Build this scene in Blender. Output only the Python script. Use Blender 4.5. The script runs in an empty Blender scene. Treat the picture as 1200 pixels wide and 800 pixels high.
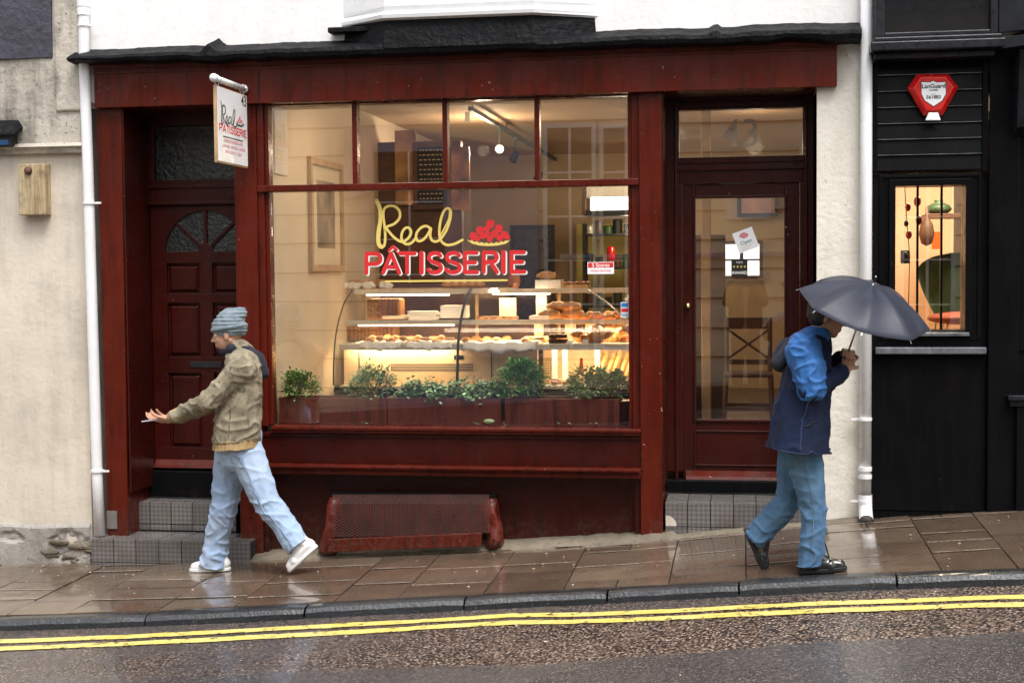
import bpy, bmesh, math, random
from mathutils import Vector, Matrix, noise
random.seed(7)
R = math.radians
S = bpy.context.scene
C = S.collection
# ------------------------------------------------------------------ camera
F = 1667.0; D = 9.3
yaw = math.atan(272/1667); pitch = -math.atan(79.6/1667); roll = .009
fw = Vector((-math.sin(yaw)*math.cos(pitch), math.cos(yaw)*math.cos(pitch), math.sin(pitch)))
r0 = fw.cross(Vector((0,0,1))).normalized(); u0 = r0.cross(fw)
rv = r0*math.cos(roll)-u0*math.sin(roll); uv = r0*math.sin(roll)+u0*math.cos(roll)
def ray(px, py): return fw*F + rv*(px-600) - uv*(py-400)
def P(px, py, Y=0.0):
    d = ray(px, py); t = (Y+D)/d.y
    return Vector((d.x*t, Y, d.z*t))
def X(px, py=320, Y=0.0): return P(px, py, Y).x
def Z(px, py, Y=0.0): return P(px, py, Y).z
def onx(px, py, xc):                # point of a pixel ray on the plane x = xc
    d = ray(px, py); t = xc/d.x
    return Vector((xc, d.y*t-D, d.z*t))
cam = bpy.data.objects.new('camera', bpy.data.cameras.new('camera')); C.objects.link(cam)
m = Matrix((rv, uv, -fw)).transposed().to_4x4(); m.translation = Vector((0,-D,0))
cam.matrix_world = m
cam.data.sensor_width = 36; cam.data.lens = F/1200*36; cam.data.clip_end = 2000; cam.data.clip_start = .05
S.camera = cam
# ------------------------------------------------------------------ ground heights
GX = [(-30,-3.2),(-5.2,-2.02),(-4.5,-2.0),(-3.38,-1.945),(-1.53,-1.822),(-.7,-1.758),(.72,-1.59),(1.72,-1.508),(30,.6)]
def G(x):
    for (a,za),(b,zb) in zip(GX, GX[1:]):
        if x <= b:
            t = (x-a)/(b-a); return za+(zb-za)*t
    return GX[-1][1]
def Gs(x): return (G(x-.3)+G(x)+G(x+.3))/3
def pav(x, y): return Gs(x) + .02*y
KX = [(-30,-1.9),(-6,-1.60),(-4.34,-1.57),(-3.5,-1.52),(-2.6,-1.48),(-1.6,-1.41),(-.77,-1.40),(-.06,-1.50),(.7,-1.61),(1.42,-1.71),(30,-3.5)]
def K0(x):
    for (a,za),(b,zb) in zip(KX, KX[1:]):
        if x <= b: return za+(zb-za)*(x-a)/(b-a)
    return KX[-1][1]
def KYf(x): return (K0(x-.35)+K0(x)+K0(x+.35))/3
def road(x, y): k = KYf(x); return Gs(x) + .02*k - .062 + .012*min(3.2, k-y) - .004*max(0, k-y-3.2)
def gpt(px, py, f=pav):
    lo, hi = -6.0, 1.0
    for _ in range(40):
        y = (lo+hi)/2; p = P(px, py, y)
        if p.z < f(p.x, y): hi = y
        else: lo = y
    return P(px, py, y)
# ------------------------------------------------------------------ materials
MATS = {}
class N:
    def __init__(s, name):
        s.m = bpy.data.materials.new(name); s.m.use_nodes = True; s.t = s.m.node_tree
        s.b = s.t.nodes['Principled BSDF']; s.o = s.t.nodes['Material Output']; MATS[name] = s.m
    def n(s, typ, **kw):
        x = s.t.nodes.new(typ)
        for k, v in kw.items():
            if k in x.inputs.keys(): x.inputs[k].default_value = v
            else: setattr(x, k, v)
        return x
    def l(s, a, b): s.t.links.new(a, b)
    def coord(s, scale=(1,1,1), kind='Object'):
        c = s.n('ShaderNodeTexCoord'); mp = s.n('ShaderNodeMapping'); mp.inputs['Scale'].default_value = scale
        s.l(c.outputs[kind], mp.inputs[0]); return mp.outputs[0]
    def noise(s, co, scale, detail=5, rough=.55, dist=0):
        x = s.n('ShaderNodeTexNoise'); x.inputs['Scale'].default_value = scale; x.inputs['Detail'].default_value = detail
        x.inputs['Roughness'].default_value = rough; x.inputs['Distortion'].default_value = dist
        s.l(co, x.inputs['Vector']); return x.outputs['Fac']
    def ramp(s, f, stops):
        x = s.n('ShaderNodeValToRGB'); e = x.color_ramp.elements
        while len(e) < len(stops): e.new(.5)
        for q, (p, c) in zip(e, stops):
            q.position = p; q.color = (*c, 1) if not isinstance(c, (int, float)) else (c, c, c, 1)
        s.l(f, x.inputs[0]); return x.outputs[0]
    def mix(s, f, a, b, mode='MIX'):
        x = s.n('ShaderNodeMix', data_type='RGBA', blend_type=mode)
        for sock, v in ((x.inputs[0], f), (x.inputs[6], a), (x.inputs[7], b)):
            if hasattr(v, 'is_linked') or hasattr(v, 'links'): s.l(v, sock)
            elif isinstance(v, (int, float)): sock.default_value = v
            else: sock.default_value = (*v, 1)
        return x.outputs[2]
    def math(s, op, a, b=None):
        x = s.n('ShaderNodeMath', operation=op)
        for i, v in enumerate((a, b)):
            if v is None: continue
            if hasattr(v, 'links'): s.l(v, x.inputs[i])
            else: x.inputs[i].default_value = v
        return x.outputs[0]
    def bump(s, h, strength=.3, dist=.01, nrm=None):
        x = s.n('ShaderNodeBump'); x.inputs['Strength'].default_value = strength; x.inputs['Distance'].default_value = dist
        s.l(h, x.inputs['Height'])
        if nrm: s.l(nrm, x.inputs['Normal'])
        s.l(x.outputs[0], s.b.inputs['Normal']); return x.outputs[0]
    def base(s, c):
        if hasattr(c, 'links'): s.l(c, s.b.inputs['Base Color'])
        else: s.b.inputs['Base Color'].default_value = (*c, 1)
    def rough(s, c):
        if hasattr(c, 'links'): s.l(c, s.b.inputs['Roughness'])
        else: s.b.inputs['Roughness'].default_value = c
def simple(name, c, rough=.5, metal=0, var=.25, scale=8, bump=.1, bscale=40, coat=0, bd=.005):
    n = N(name); co = n.coord()
    f = n.noise(co, scale)
    c2 = tuple(max(0, v*(1-var)) for v in c); c3 = tuple(min(1, v*(1+var*.6)) for v in c)
    n.base(n.ramp(f, [(.3, c2), (.7, c3)]))
    n.rough(n.ramp(n.noise(co, scale*2.3), [(.3, max(0, rough-.12)), (.7, min(1, rough+.12))]))
    n.b.inputs['Metallic'].default_value = metal
    n.b.inputs['Coat Weight'].default_value = coat
    if bump: n.bump(n.noise(co, bscale), bump, bd)
    return n.m
def flat(name, c, rough=.5):
    n = N(name); n.base(c); n.rough(rough); return n.m
def emit(name, c, st):
    n = N(name); n.base((.8,.8,.8)); n.b.inputs['Emission Color'].default_value = (*c, 1); n.b.inputs['Emission Strength'].default_value = st
    return n.m
# gloss paint: chips, grime streaks, brushed relief
def paint(name, c, chip, rough=.24, grime=(.012,.005,.004), chips=.735, gr=.7, spec=.26):
    n = N(name); co = n.coord()
    st = n.noise(n.coord((14, 14, 1.1)), 1.6, 6, .6)
    mott = n.noise(co, 2.2, 6)
    col = n.mix(n.ramp(mott, [(.35, 0.0), (.7, 1.0)]), c, tuple(min(1, v*1.35) for v in c))
    col = n.mix(n.math('MULTIPLY', n.ramp(st, [(.48, 0.0), (.72, 1.0)]), gr), col, grime)
    sp = n.ramp(n.noise(co, 46, 2, .5), [(chips, 0.0), (chips+.02, 1.0)])
    lg = n.ramp(n.noise(co, 3.1, 3), [(.5, 0.0), (.6, 1.0)])
    col = n.mix(n.math('MULTIPLY', sp, lg), col, chip)
    sz = n.n('ShaderNodeSeparateXYZ'); n.l(co, sz.inputs[0])
    spl = n.math('ADD', sz.outputs['Z'], n.math('MULTIPLY', n.noise(co, 7, 6, .7), .55))        # road splash dried on near the ground
    col = n.mix(n.math('MULTIPLY', n.ramp(n.math('ADD', n.math('MULTIPLY', spl, 1.0), 2.3), [(.55, .55), (1.0, 0.0)]), n.ramp(n.noise(co, 30, 3), [(.45, .2), (.6, 1.0)])), col, (.10,.075,.055))
    n.base(col)
    n.rough(n.ramp(n.noise(co, 5, 5), [(.3, rough-.1), (.7, rough+.14)]))
    h = n.math('ADD', n.math('MULTIPLY', n.noise(n.coord((30, 30, 3)), 3, 4), .5), n.math('MULTIPLY', n.noise(co, 60, 2), .35))
    n.bump(h, .35, .005); n.b.inputs['Specular IOR Level'].default_value = spec
    return n.m
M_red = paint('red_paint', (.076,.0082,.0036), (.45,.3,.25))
M_redd = paint('shaded_red_paint', (.034,.0038,.0024), (.3,.2,.17), .3)  # darker copy of the shop red; shade of recessed parts put into its colour
M_redin = paint('planter_red', (.11,.027,.020), (.3,.2,.17), .4, chips=.8)
M_black = paint('black_paint', (.0035,.0037,.0045), (.2,.2,.2), .3, (.008,.006,.005), .77, spec=.07)
M_lead = simple('lead_flashing', (.004,.0042,.0058), .6, .0, .6, 5, .8, 26, .0, .02); M_lead.node_tree.nodes['Principled BSDF'].inputs['Specular IOR Level'].default_value = .16
M_blkframe = simple('black_frame_paint', (.012,.013,.018), .32, 0, .5, 9, .25, 30, .0); M_blkframe.node_tree.nodes['Principled BSDF'].inputs['Specular IOR Level'].default_value = .3
def render_wall(name, c, dirt, dirtf, rough=.8, bs=26, sp=.7, bst=.5):
    n = N(name); co = n.coord()
    a = n.noise(co, 1.1, 7, .62); b = n.noise(co, 7, 6, .6)
    col = n.mix(n.ramp(a, [(.35, 0.0), (.72, 1.0)]), c, tuple(v*.86 for v in c))
    st = n.math('ADD', n.math('MULTIPLY', n.noise(n.coord((6, 6, .7)), 1.8, 6, .6), .35), n.math('MULTIPLY', n.noise(co, 1.7, 8, .68), .65))
    col = n.mix(n.math('MULTIPLY', n.ramp(st, [(.46, 0.0), (.66, 1.0)]), dirtf), col, dirt)
    pit = n.ramp(n.noise(co, 38, 2), [(sp, 0.0), (sp+.03, 1.0)])
    col = n.mix(n.math('MULTIPLY', pit, .55), col, dirt)
    n.base(col); n.rough(rough)
    n.bump(n.math('ADD', b, n.math('MULTIPLY', n.noise(co, bs, 5), .7)), bst, .012)
    return n.m
M_white = render_wall('white_render', (.84,.83,.82), (.5,.47,.42), .25, sp=.76, bst=.3)
M_cream = render_wall('cream_render', (.74,.70,.62), (.32,.26,.18), .3, sp=.66, bst=.6)
M_tan = render_wall('tan_render', (.66,.585,.49), (.34,.30,.25), .65, sp=.69, bst=.4)
M_blkglint = simple('wet_edge_glint', (.12,.125,.14), .3, 0, .5, 12, .3, 30)  # paler black puts the sky glint of wet edges into the colour
M_stone = render_wall('stained_stone', (.52,.47,.40), (.055,.048,.042), 1.0, sp=.64, bst=.9)
M_rub = render_wall('rubble_stone', (.185,.15,.108), (.08,.07,.05), .9, bs=14, sp=.6, bst=1.0)
M_cement = render_wall('grey_cement', (.36,.34,.31), (.13,.11,.09), .6, sp=.62, bst=.8)
M_navy = simple('dark_blue_render', (.045,.045,.062), .6, 0, .35, 5, .8, 18, 0, .02)
M_plast = simple('white_plastic', (.80,.80,.81), .28, 0, .06, 4, .03, 20, .2)
def timber():
    n = N('weathered_timber'); g = n.noise(n.coord((26, 26, 1.6)), 1.5, 6, .65, .6)
    c = n.ramp(g, [(.3, (.16,.11,.06)), (.5, (.40,.30,.17)), (.7, (.58,.47,.30))])
    n.base(n.mix(n.ramp(n.noise(n.coord(), 9, 5), [(.5, 0.0), (.7, .7)]), c, (.14,.11,.07))); n.rough(.85); n.bump(g, .7, .006); return n.m
M_wood = timber()
M_rust = simple('rusty_bolt', (.09,.035,.02), .7, 0, .5, 20, .5, 60)
M_brass = simple('brass', (.7,.48,.2), .25, 1, .15, 9, .05)
M_metal = simple('brushed_metal', (.55,.55,.54), .3, 1, .1, 9, .05)
M_dark = simple('black_metal', (.010,.010,.011), .5, 0, .3, 9, .05)
M_blkgap = flat('joint_black', (.008,.007,.006), .9)
M_plaster = simple('warm_plaster', (.50,.36,.22), .75, 0, .08, 3, .12, 14)
M_plaster2 = simple('cream_plaster', (.70,.58,.43), .75, 0, .07, 3, .12, 14)
M_ceil = simple('ceiling_plaster', (.52,.34,.20), .8, 0, .08, 2, .12, 9)
M_floorin = simple('shop_floor', (.13,.09,.06), .35, 0, .3, 6, .1)
M_brown = simple('brown_wood', (.12,.055,.028), .45, 0, .4, 5, .3, 16)
M_pale = simple('pale_wood', (.48,.31,.16), .5, 0, .25, 7, .2, 20)
M_paper = simple('white_paper', (.82,.82,.80), .6, 0, .05, 10, .1, 12)
M_cardc = simple('cream_card', (.70,.60,.44), .6, 0, .08, 10, .1, 12)
M_steel = simple('counter_steel', (.66,.62,.54), .3, .0, .1, 5, .05)
M_panelc = simple('counter_panel', (.70,.53,.32), .45, 0, .1, 3, .05)
M_gold = flat('gold_lettering', (.72,.55,.14), .5)
M_redl = flat('red_lettering', (.60,.018,.022), .5)
M_wl = flat('white_lettering', (.82,.80,.76), .5)
M_blkl = flat('black_lettering', (.012,.012,.012), .5)
M_pinkl = flat('pink_lettering', (.62,.22,.25), .5)
M_greyl = flat('pale_grey_lettering', (.62,.48,.36), .5)
M_signw = simple('sign_white', (.85,.86,.88), .35, 0, .03, 6, .02)
M_alarm = simple('alarm_red_plastic', (.62,.012,.010), .25, 0, .1, 5, .02, 20, .4)
def glass(name, boost=1.0, tint=(1,1,1), base=0.02, wave=.0):
    n = N(name); n.t.nodes.remove(n.b)
    tr = n.n('ShaderNodeBsdfTransparent'); tr.inputs[0].default_value = (*tint, 1)
    gl = n.n('ShaderNodeBsdfGlossy'); gl.inputs['Roughness'].default_value = .0
    fr = n.n('ShaderNodeLayerWeight'); fr.inputs[0].default_value = .5      # Schlick's curve, the same from both sides
    f = n.math('ADD', n.math('MULTIPLY', n.math('POWER', fr.outputs['Facing'], 5.0), .96*min(1, boost)), .04*boost+base)
    mx = n.n('ShaderNodeMixShader'); n.l(f, mx.inputs[0]); n.l(tr.outputs[0], mx.inputs[1]); n.l(gl.outputs[0], mx.inputs[2])
    if wave:
        co = n.coord(); bp = n.n('ShaderNodeBump'); bp.inputs['Strength'].default_value = wave; bp.inputs['Distance'].default_value = .01
        n.l(n.noise(co, 1.3, 1), bp.inputs['Height']); n.l(bp.outputs[0], gl.inputs['Normal'])
    n.l(mx.outputs[0], n.o.inputs[0]); return n.m
M_glass = glass('window_glass', 1.7, (.985,.985,.975), .055, .05)
M_gcase = glass('case_glass', .5, (.992,.995,.992), .0)
M_obsc = simple('obscured_glass', (.022,.024,.022), .16, 0, .5, 9, .8, 34, .1, .015)
M_dglass = simple('dark_glass', (.012,.012,.014), .03, 0, .1, 9, 0)
def islands(name, cols, rough=(.08,.35), bs=30, bst=.3, bd=.008, scale=6, coat=0.0, mot=.5, puddle=True):
    n = N(name); co = n.coord(); g = n.n('ShaderNodeNewGeometry')
    col = n.ramp(g.outputs['Random Per Island'], [(i/(len(cols)-1), c) for i, c in enumerate(cols)])
    a = n.noise(co, scale, 7, .65)
    col = n.mix(n.math('MULTIPLY', n.ramp(a, [(.3, 1.0), (.7, 0.0)]), mot), col, tuple(v*.45 for v in cols[0]))
    col = n.mix(n.ramp(n.noise(co, 70, 3), [(.64, 0.0), (.72, .35)]), col, (.35,.3,.24))
    n.base(col)
    n.rough(n.ramp(n.noise(co, 2.3, 5), [(.36, rough[0]), (.66, rough[1])]))
    hb = n.math('ADD', n.noise(co, bs, 5), n.math('MULTIPLY', n.noise(co, 5, 3), .6))
    n.bump(hb, bst, bd); n.b.inputs['Coat Weight'].default_value = coat; n.b.inputs['Coat Roughness'].default_value = .04
    return n.m
M_slab = islands('wet_paving', [(.095,.064,.044),(.16,.112,.078),(.122,.084,.059),(.195,.142,.10)], (.1,.36), 40, .3, .004, 4, .6, .5)
M_kerb = islands('granite_kerb', [(.035,.04,.045),(.022,.025,.03),(.012,.014,.017),(.055,.055,.052)], (.14,.42), 55, .8, .008, 9, .4, .75)
M_tile = islands('grey_step_tile', [(.15,.14,.135),(.19,.175,.165),(.165,.155,.15)], (.14,.34), 50, .1, .003, 12, .3, .35)
def tile_pattern():
    n = N('patterned_step_tile'); co = n.coord(); g = n.n('ShaderNodeNewGeometry')
    r = n.n('ShaderNodeMapping'); r.inputs['Rotation'].default_value = (0, R(45), 0); r.inputs['Scale'].default_value = (46,46,46); n.l(co, r.inputs[0])
    ck = n.n('ShaderNodeTexChecker'); ck.inputs['Scale'].default_value = 1; n.l(r.outputs[0], ck.inputs[0])
    col = n.ramp(g.outputs['Random Per Island'], [(0, (.125,.115,.112)), (1, (.19,.175,.165))])
    col = n.mix(n.math('MULTIPLY', ck.outputs['Fac'], .55), col, (.05,.045,.045))
    col = n.mix(n.ramp(n.noise(co, 5, 6), [(.5, 0.0), (.75, .6)]), col, (.07,.055,.04))
    n.base(col); n.rough(.3); n.bump(ck.outputs['Fac'], .35, .002); n.b.inputs['Coat Weight'].default_value = .3
    return n.m
M_tilep = tile_pattern()
def road_mat():
    n = N('wet_road'); co = n.coord()
    v = n.n('ShaderNodeTexVoronoi'); v.inputs['Scale'].default_value = 62; n.l(co, v.inputs['Vector'])
    v2 = n.n('ShaderNodeTexVoronoi'); v2.inputs['Scale'].default_value = 120; n.l(co, v2.inputs['Vector'])
    stone = n.ramp(v.outputs['Color'], [(.1, (.085,.06,.048)), (.4, (.20,.13,.095)), (.7, (.34,.24,.18)), (.95, (.58,.48,.40))])
    sep = n.n('ShaderNodeSeparateXYZ'); n.l(n.coord(), sep.inputs[0])
    gap = n.ramp(v.outputs['Distance'], [(.35, 0.0), (.62, 1.0)])
    chip = n.mix(gap, stone, (.012,.010,.011))
    tar = n.ramp(v2.outputs['Color'], [(.1, (.030,.028,.032)), (.7, (.075,.068,.068)), (.97, (.26,.22,.19))])
    wob = n.math('ADD', sep.outputs['Y'], n.math('MULTIPLY', n.noise(n.coord((.8,2,1)), 1.2, 6, .7), .35))
    band = n.ramp(n.math('MULTIPLY', n.math('ADD', wob, 4.0), .25), [(.0, 1.0), (.37, 1.0), (.38, 0.0), (.60, 0.0), (.64, .55), (1, .75)])   # old tarmac strip in the carriageway, fine grit by the kerb
    patch = n.ramp(n.noise(co, .55, 3), [(.42, 0.0), (.55, 1.0)])
    lx = n.ramp(n.math('MULTIPLY', n.math('ADD', n.math('ADD', sep.outputs['X'], n.math('MULTIPLY', n.noise(co, 1.4, 4), 1.0)), 5.0), .1), [(.3, .85), (.42, 0.0)])
    band = n.math('MAXIMUM', band, n.math('MULTIPLY', lx, n.ramp(n.noise(co, 3.5, 5), [(.35, .35), (.6, 1.0)])))
    n.base(n.mix(band, chip, tar))
    wet = n.noise(co, 1.6, 5)
    n.rough(n.ramp(wet, [(.38, .16), (.64, .42)]))
    h = n.math('MULTIPLY', n.math('SUBTRACT', 1.0, v.outputs['Distance']), n.math('SUBTRACT', 1.0, n.math('MULTIPLY', band, .75)))
    h = n.math('ADD', h, n.math('MULTIPLY', n.noise(co, 160, 2), .25))
    n.bump(h, .9, .009); n.b.inputs['Coat Weight'].default_value = .25; n.b.inputs['Coat Roughness'].default_value = .08
    return n.m
M_road = road_mat()
def yellow_mat():
    n = N('yellow_road_paint'); co = n.coord()
    v = n.n('ShaderNodeTexVoronoi'); v.inputs['Scale'].default_value = 62; n.l(co, v.inputs['Vector'])
    w = n.math('ADD', n.math('MULTIPLY', n.noise(co, 13, 6, .75), 1.0), n.math('MULTIPLY', v.outputs['Distance'], .12))
    worn = n.ramp(w, [(.64, 0.0), (.69, 1.0)])
    c = n.mix(n.ramp(n.noise(co, 5, 5), [(.3, 0.0), (.7, 1.0)]), (.70,.53,.11), (.78,.64,.22))
    n.base(n.mix(worn, c, (.03,.026,.02))); n.rough(.35); n.bump(v.outputs['Distance'], .3, .004)
    return n.m
M_yel = yellow_mat()
# cloth
def cloth(name, c1, c2, scale=4, rough=.85, bs=200, dark=None, st=.5):
    n = N(name); co = n.coord()
    f = n.noise(co, scale, 6, .6, .6); col = n.ramp(f, [(.35, c1), (.65, c2)])
    if dark: col = n.mix(n.ramp(n.noise(co, scale*3, 4, .6), [(.56, 0.0), (.64, .75)]), col, dark)
    n.base(col); n.rough(rough); n.b.inputs['Sheen Weight'].default_value = .04; n.b.inputs['Specular IOR Level'].default_value = .25
    wv = n.n('ShaderNodeTexWave'); wv.inputs['Scale'].default_value = 90; wv.inputs['Distortion'].default_value = 1; n.l(co, wv.inputs['Vector'])
    n.bump(n.math('ADD', n.noise(co, bs, 2), n.math('MULTIPLY', wv.outputs['Fac'], .6)), .3, .002); return n.m
M_skin = simple('skin', (.48,.26,.17), .5, 0, .12, 9, .08, 60)
M_hair = simple('dark_hair', (.015,.011,.009), .5, 0, .4, 30, .6, 90)
M_jeansL = cloth('pale_denim', (.28,.39,.57), (.40,.50,.66), 4)
M_jeansR = cloth('blue_denim', (.060,.13,.24), (.10,.20,.33), 6)
M_jackL = cloth('khaki_jacket_cloth', (.17,.145,.10), (.33,.285,.20), 8, dark=(.085,.072,.052))
M_hem = cloth('tan_ribbing', (.32,.22,.10), (.40,.28,.14), 6)
M_hood = cloth('dark_hood_cloth', (.012,.014,.026), (.028,.03,.045), 6)
M_beanie = cloth('grey_knit', (.13,.17,.20), (.23,.28,.31), 20)
M_shoeW = simple('white_leather', (.78,.77,.76), .45, 0, .08, 9, .1)
M_shoeB = simple('black_leather', (.012,.012,.013), .22, 0, .2, 9, .1, 30, .5)
M_jackR = cloth('navy_jacket_cloth', (.0025,.007,.026), (.005,.013,.046), 5, .7)
M_sleeve = cloth('bright_blue_cloth', (.022,.095,.30), (.045,.17,.46), 5, .55)
M_umb = cloth('umbrella_cloth', (.024,.028,.042), (.040,.045,.064), 3, .30)
M_coat = cloth('black_coat_cloth', (.01,.01,.012), (.02,.02,.024), 5)
M_coatb = cloth('brown_cloth', (.22,.12,.05), (.30,.17,.08), 5)
def leafmat(name, c1, c2, c3):
    n = N(name); g = n.n('ShaderNodeNewGeometry')
    n.base(n.ramp(g.outputs['Random Per Island'], [(0, c1), (.55, c2), (1, c3)])); n.rough(.42)
    n.b.inputs['Transmission Weight'].default_value = 0; n.b.inputs['Coat Weight'].default_value = .15; return n.m
M_leaf = leafmat('box_leaves', (.022,.10,.014), (.055,.21,.03), (.20,.42,.08))
M_leafp = leafmat('silvery_leaves', (.09,.19,.09), (.17,.31,.15), (.36,.48,.24))
M_leafr = leafmat('variegated_leaves', (.025,.10,.02), (.07,.22,.05), (.45,.50,.3))
M_soil = simple('soil', (.03,.02,.013), .9, 0, .4, 30, .8, 60)
# pastry
def pastry(name, c1, c2, c3, sc=28, rough=.4):
    n = N(name); co = n.coord()
    n.base(n.ramp(n.noise(co, sc, 4, .6), [(.3, c1), (.52, c2), (.72, c3)])); n.rough(rough); n.bump(n.noise(co, sc*2.5, 3), .5, .004)
    return n.m
M_cro = pastry('croissant_crust', (.26,.085,.02), (.52,.22,.06), (.74,.43,.16))
M_bun = pastry('golden_bun_crust', (.34,.13,.03), (.52,.25,.07), (.66,.42,.18), 14)
M_choc = pastry('chocolate_sponge', (.03,.012,.006), (.06,.024,.012), (.12,.05,.025), 30, .5)
M_tart = pastry('tart_pastry', (.42,.22,.07), (.56,.34,.13), (.66,.45,.2), 20)
M_jam = simple('red_fruit_glaze', (.42,.02,.015), .12, 0, .4, 40, .3, 60, .6)
M_cream2 = simple('cream_icing', (.75,.66,.48), .4, 0, .08, 20, .3, 40)
M_loaf = pastry('loaf_crust', (.30,.12,.035), (.48,.24,.09), (.68,.48,.27), 10, .6)
M_basket = pastry('wicker', (.18,.075,.02), (.36,.15,.04), (.48,.23,.07), 40)
# ------------------------------------------------------------------ mesh helper
class MB:
    def __init__(s): s.bm = bmesh.new()
    def box(s, x0, x1, y0, y1, z0, z1):
        if x0 > x1: x0, x1 = x1, x0
        if y0 > y1: y0, y1 = y1, y0
        if z0 > z1: z0, z1 = z1, z0
        v = [s.bm.verts.new(p) for p in ((x0,y0,z0),(x1,y0,z0),(x1,y1,z0),(x0,y1,z0),(x0,y0,z1),(x1,y0,z1),(x1,y1,z1),(x0,y1,z1))]
        for f in ((0,3,2,1),(4,5,6,7),(0,1,5,4),(1,2,6,5),(2,3,7,6),(3,0,4,7)): s.bm.faces.new([v[i] for i in f])
        return s
    def prism(s, pts, off):             # polygon of 3-D points extruded by the vector off
        off = Vector(off); a = [s.bm.verts.new(Vector(p)) for p in pts]; b = [s.bm.verts.new(Vector(p)+off) for p in pts]
        n = len(a); s.bm.faces.new(a); s.bm.faces.new(b[::-1])
        for i in range(n): s.bm.faces.new((a[i], b[i], b[(i+1) % n], a[(i+1) % n]))
        return s
    def loft(s, rings, close=True, cap=True):
        vs = [[s.bm.verts.new(Vector(p)) for p in r] for r in rings]
        for a, b in zip(vs, vs[1:]):
            n = len(a)
            for i in range(n if close else n-1): s.bm.faces.new((a[i], a[(i+1) % n], b[(i+1) % n], b[i]))
        if cap and close: s.bm.faces.new(vs[0][::-1]); s.bm.faces.new(vs[-1])
        return s
    def tube(s, pts, r, n=12, cap=True):
        pts = [Vector(p) for p in pts]; rr = r if isinstance(r, (list, tuple)) else [r]*len(pts); rings = []; nx = None
        for i, p in enumerate(pts):
            t = (pts[min(i+1, len(pts)-1)]-pts[max(i-1, 0)]).normalized()
            if nx is None: nx = t.orthogonal().normalized()
            else: nx = (nx - t*nx.dot(t)).normalized()
            b = t.cross(nx); rings.append([p+(nx*math.cos(2*math.pi*k/n)+b*math.sin(2*math.pi*k/n))*rr[i] for k in range(n)])
        return s.loft(rings, True, cap)
    def lathe(s, c, prof, n=24, axis='z'):
        rings = []
        for r, h in prof:
            ring = []
            for k in range(n):
                a = 2*math.pi*k/n; u, w = r*math.cos(a), r*math.sin(a)
                p = {'z': (u, w, h), 'y': (u, h, w), 'x': (h, u, w)}[axis]; ring.append(Vector(c)+Vector(p))
            rings.append(ring)
        return s.loft(rings)
    def ball(s, c, r, sub=2, scale=(1,1,1), rot=None):
        q = bmesh.ops.create_icosphere(s.bm, subdivisions=sub, radius=1)
        mt = Matrix.Translation(Vector(c)) @ (rot.to_4x4() if rot else Matrix.Identity(4)) @ Matrix.Diagonal((r*scale[0], r*scale[1], r*scale[2], 1))
        bmesh.ops.transform(s.bm, matrix=mt, verts=q['verts']); return s
    def hull(s, p0, ra, p1, rb, sub=2):
        t = bmesh.new(); p0, p1 = Vector(p0), Vector(p1)
        for p, r in ((p0, ra), (p1, rb)):
            q = bmesh.ops.create_icosphere(t, subdivisions=sub, radius=r); bmesh.ops.translate(t, verts=q['verts'], vec=p)
        res = bmesh.ops.convex_hull(t, input=t.verts)
        dead = set(e for e in res['geom_interior'] + res['geom_unused'] if isinstance(e, bmesh.types.BMVert))
        if dead: bmesh.ops.delete(t, geom=list(dead), context='VERTS')
        me = bpy.data.meshes.new('t'); t.to_mesh(me); t.free(); s.bm.from_mesh(me); bpy.data.meshes.remove(me); return s
    def xf(s, mt): bmesh.ops.transform(s.bm, matrix=mt, verts=s.bm.verts); return s
    def build(s, name, mat, parent=None, bevel=0, smooth=False, recalc=True):
        if recalc: bmesh.ops.recalc_face_normals(s.bm, faces=s.bm.faces)
        me = bpy.data.meshes.new(name); s.bm.to_mesh(me); s.bm.free(); me.materials.append(mat)
        o = bpy.data.objects.new(name, me); C.objects.link(o)
        if parent: o.parent = parent; o.matrix_parent_inverse = PI[parent.name]
        PI[o.name] = Matrix.Identity(4)
        if smooth:
            for p in me.polygons: p.use_smooth = True
        if bevel:
            b = o.modifiers.new('bevel', 'BEVEL'); b.width = bevel; b.segments = 2; b.limit_method = 'ANGLE'; b.angle_limit = R(40)
        return o
PI = {}
def root(o):
    o_m = Matrix.Translation(o.location); PI[o.name] = o_m.inverted(); return o
def tag(o, label, cat, group=None, kind=None):
    if label: o['label'] = label
    if cat: o['category'] = cat
    if group: o['group'] = group
    if kind: o['kind'] = kind
    PI.setdefault(o.name, Matrix.Translation(o.location).inverted()); return o
def thing(name, label, cat, loc=(0,0,0), group=None):
    o = bpy.data.objects.new(name, None); C.objects.link(o); o.location = loc; o.empty_display_size = .1
    root(o); return tag(o, label, cat, group)
def struct(o): o['kind'] = 'structure'; return o
def copytree(o, loc, rz=0, parent=None):
    c = o.copy(); C.objects.link(c)
    if parent: c.parent = parent
    else: c.location = loc; c.rotation_euler = (o.rotation_euler.x, o.rotation_euler.y, rz)
    for ch in list(o.children): copytree(ch, None, 0, c)
    return c
def pbox(mb, px0, py0, px1, py1, Y, y0, y1):   # rectangle measured on the photograph at depth Y, built from y0 to y1
    xm, ym = (px0+px1)/2, (py0+py1)/2
    return mb.box(X(px0, ym, Y), X(px1, ym, Y), y0, y1, Z(xm, py1, Y), Z(xm, py0, Y))
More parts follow.
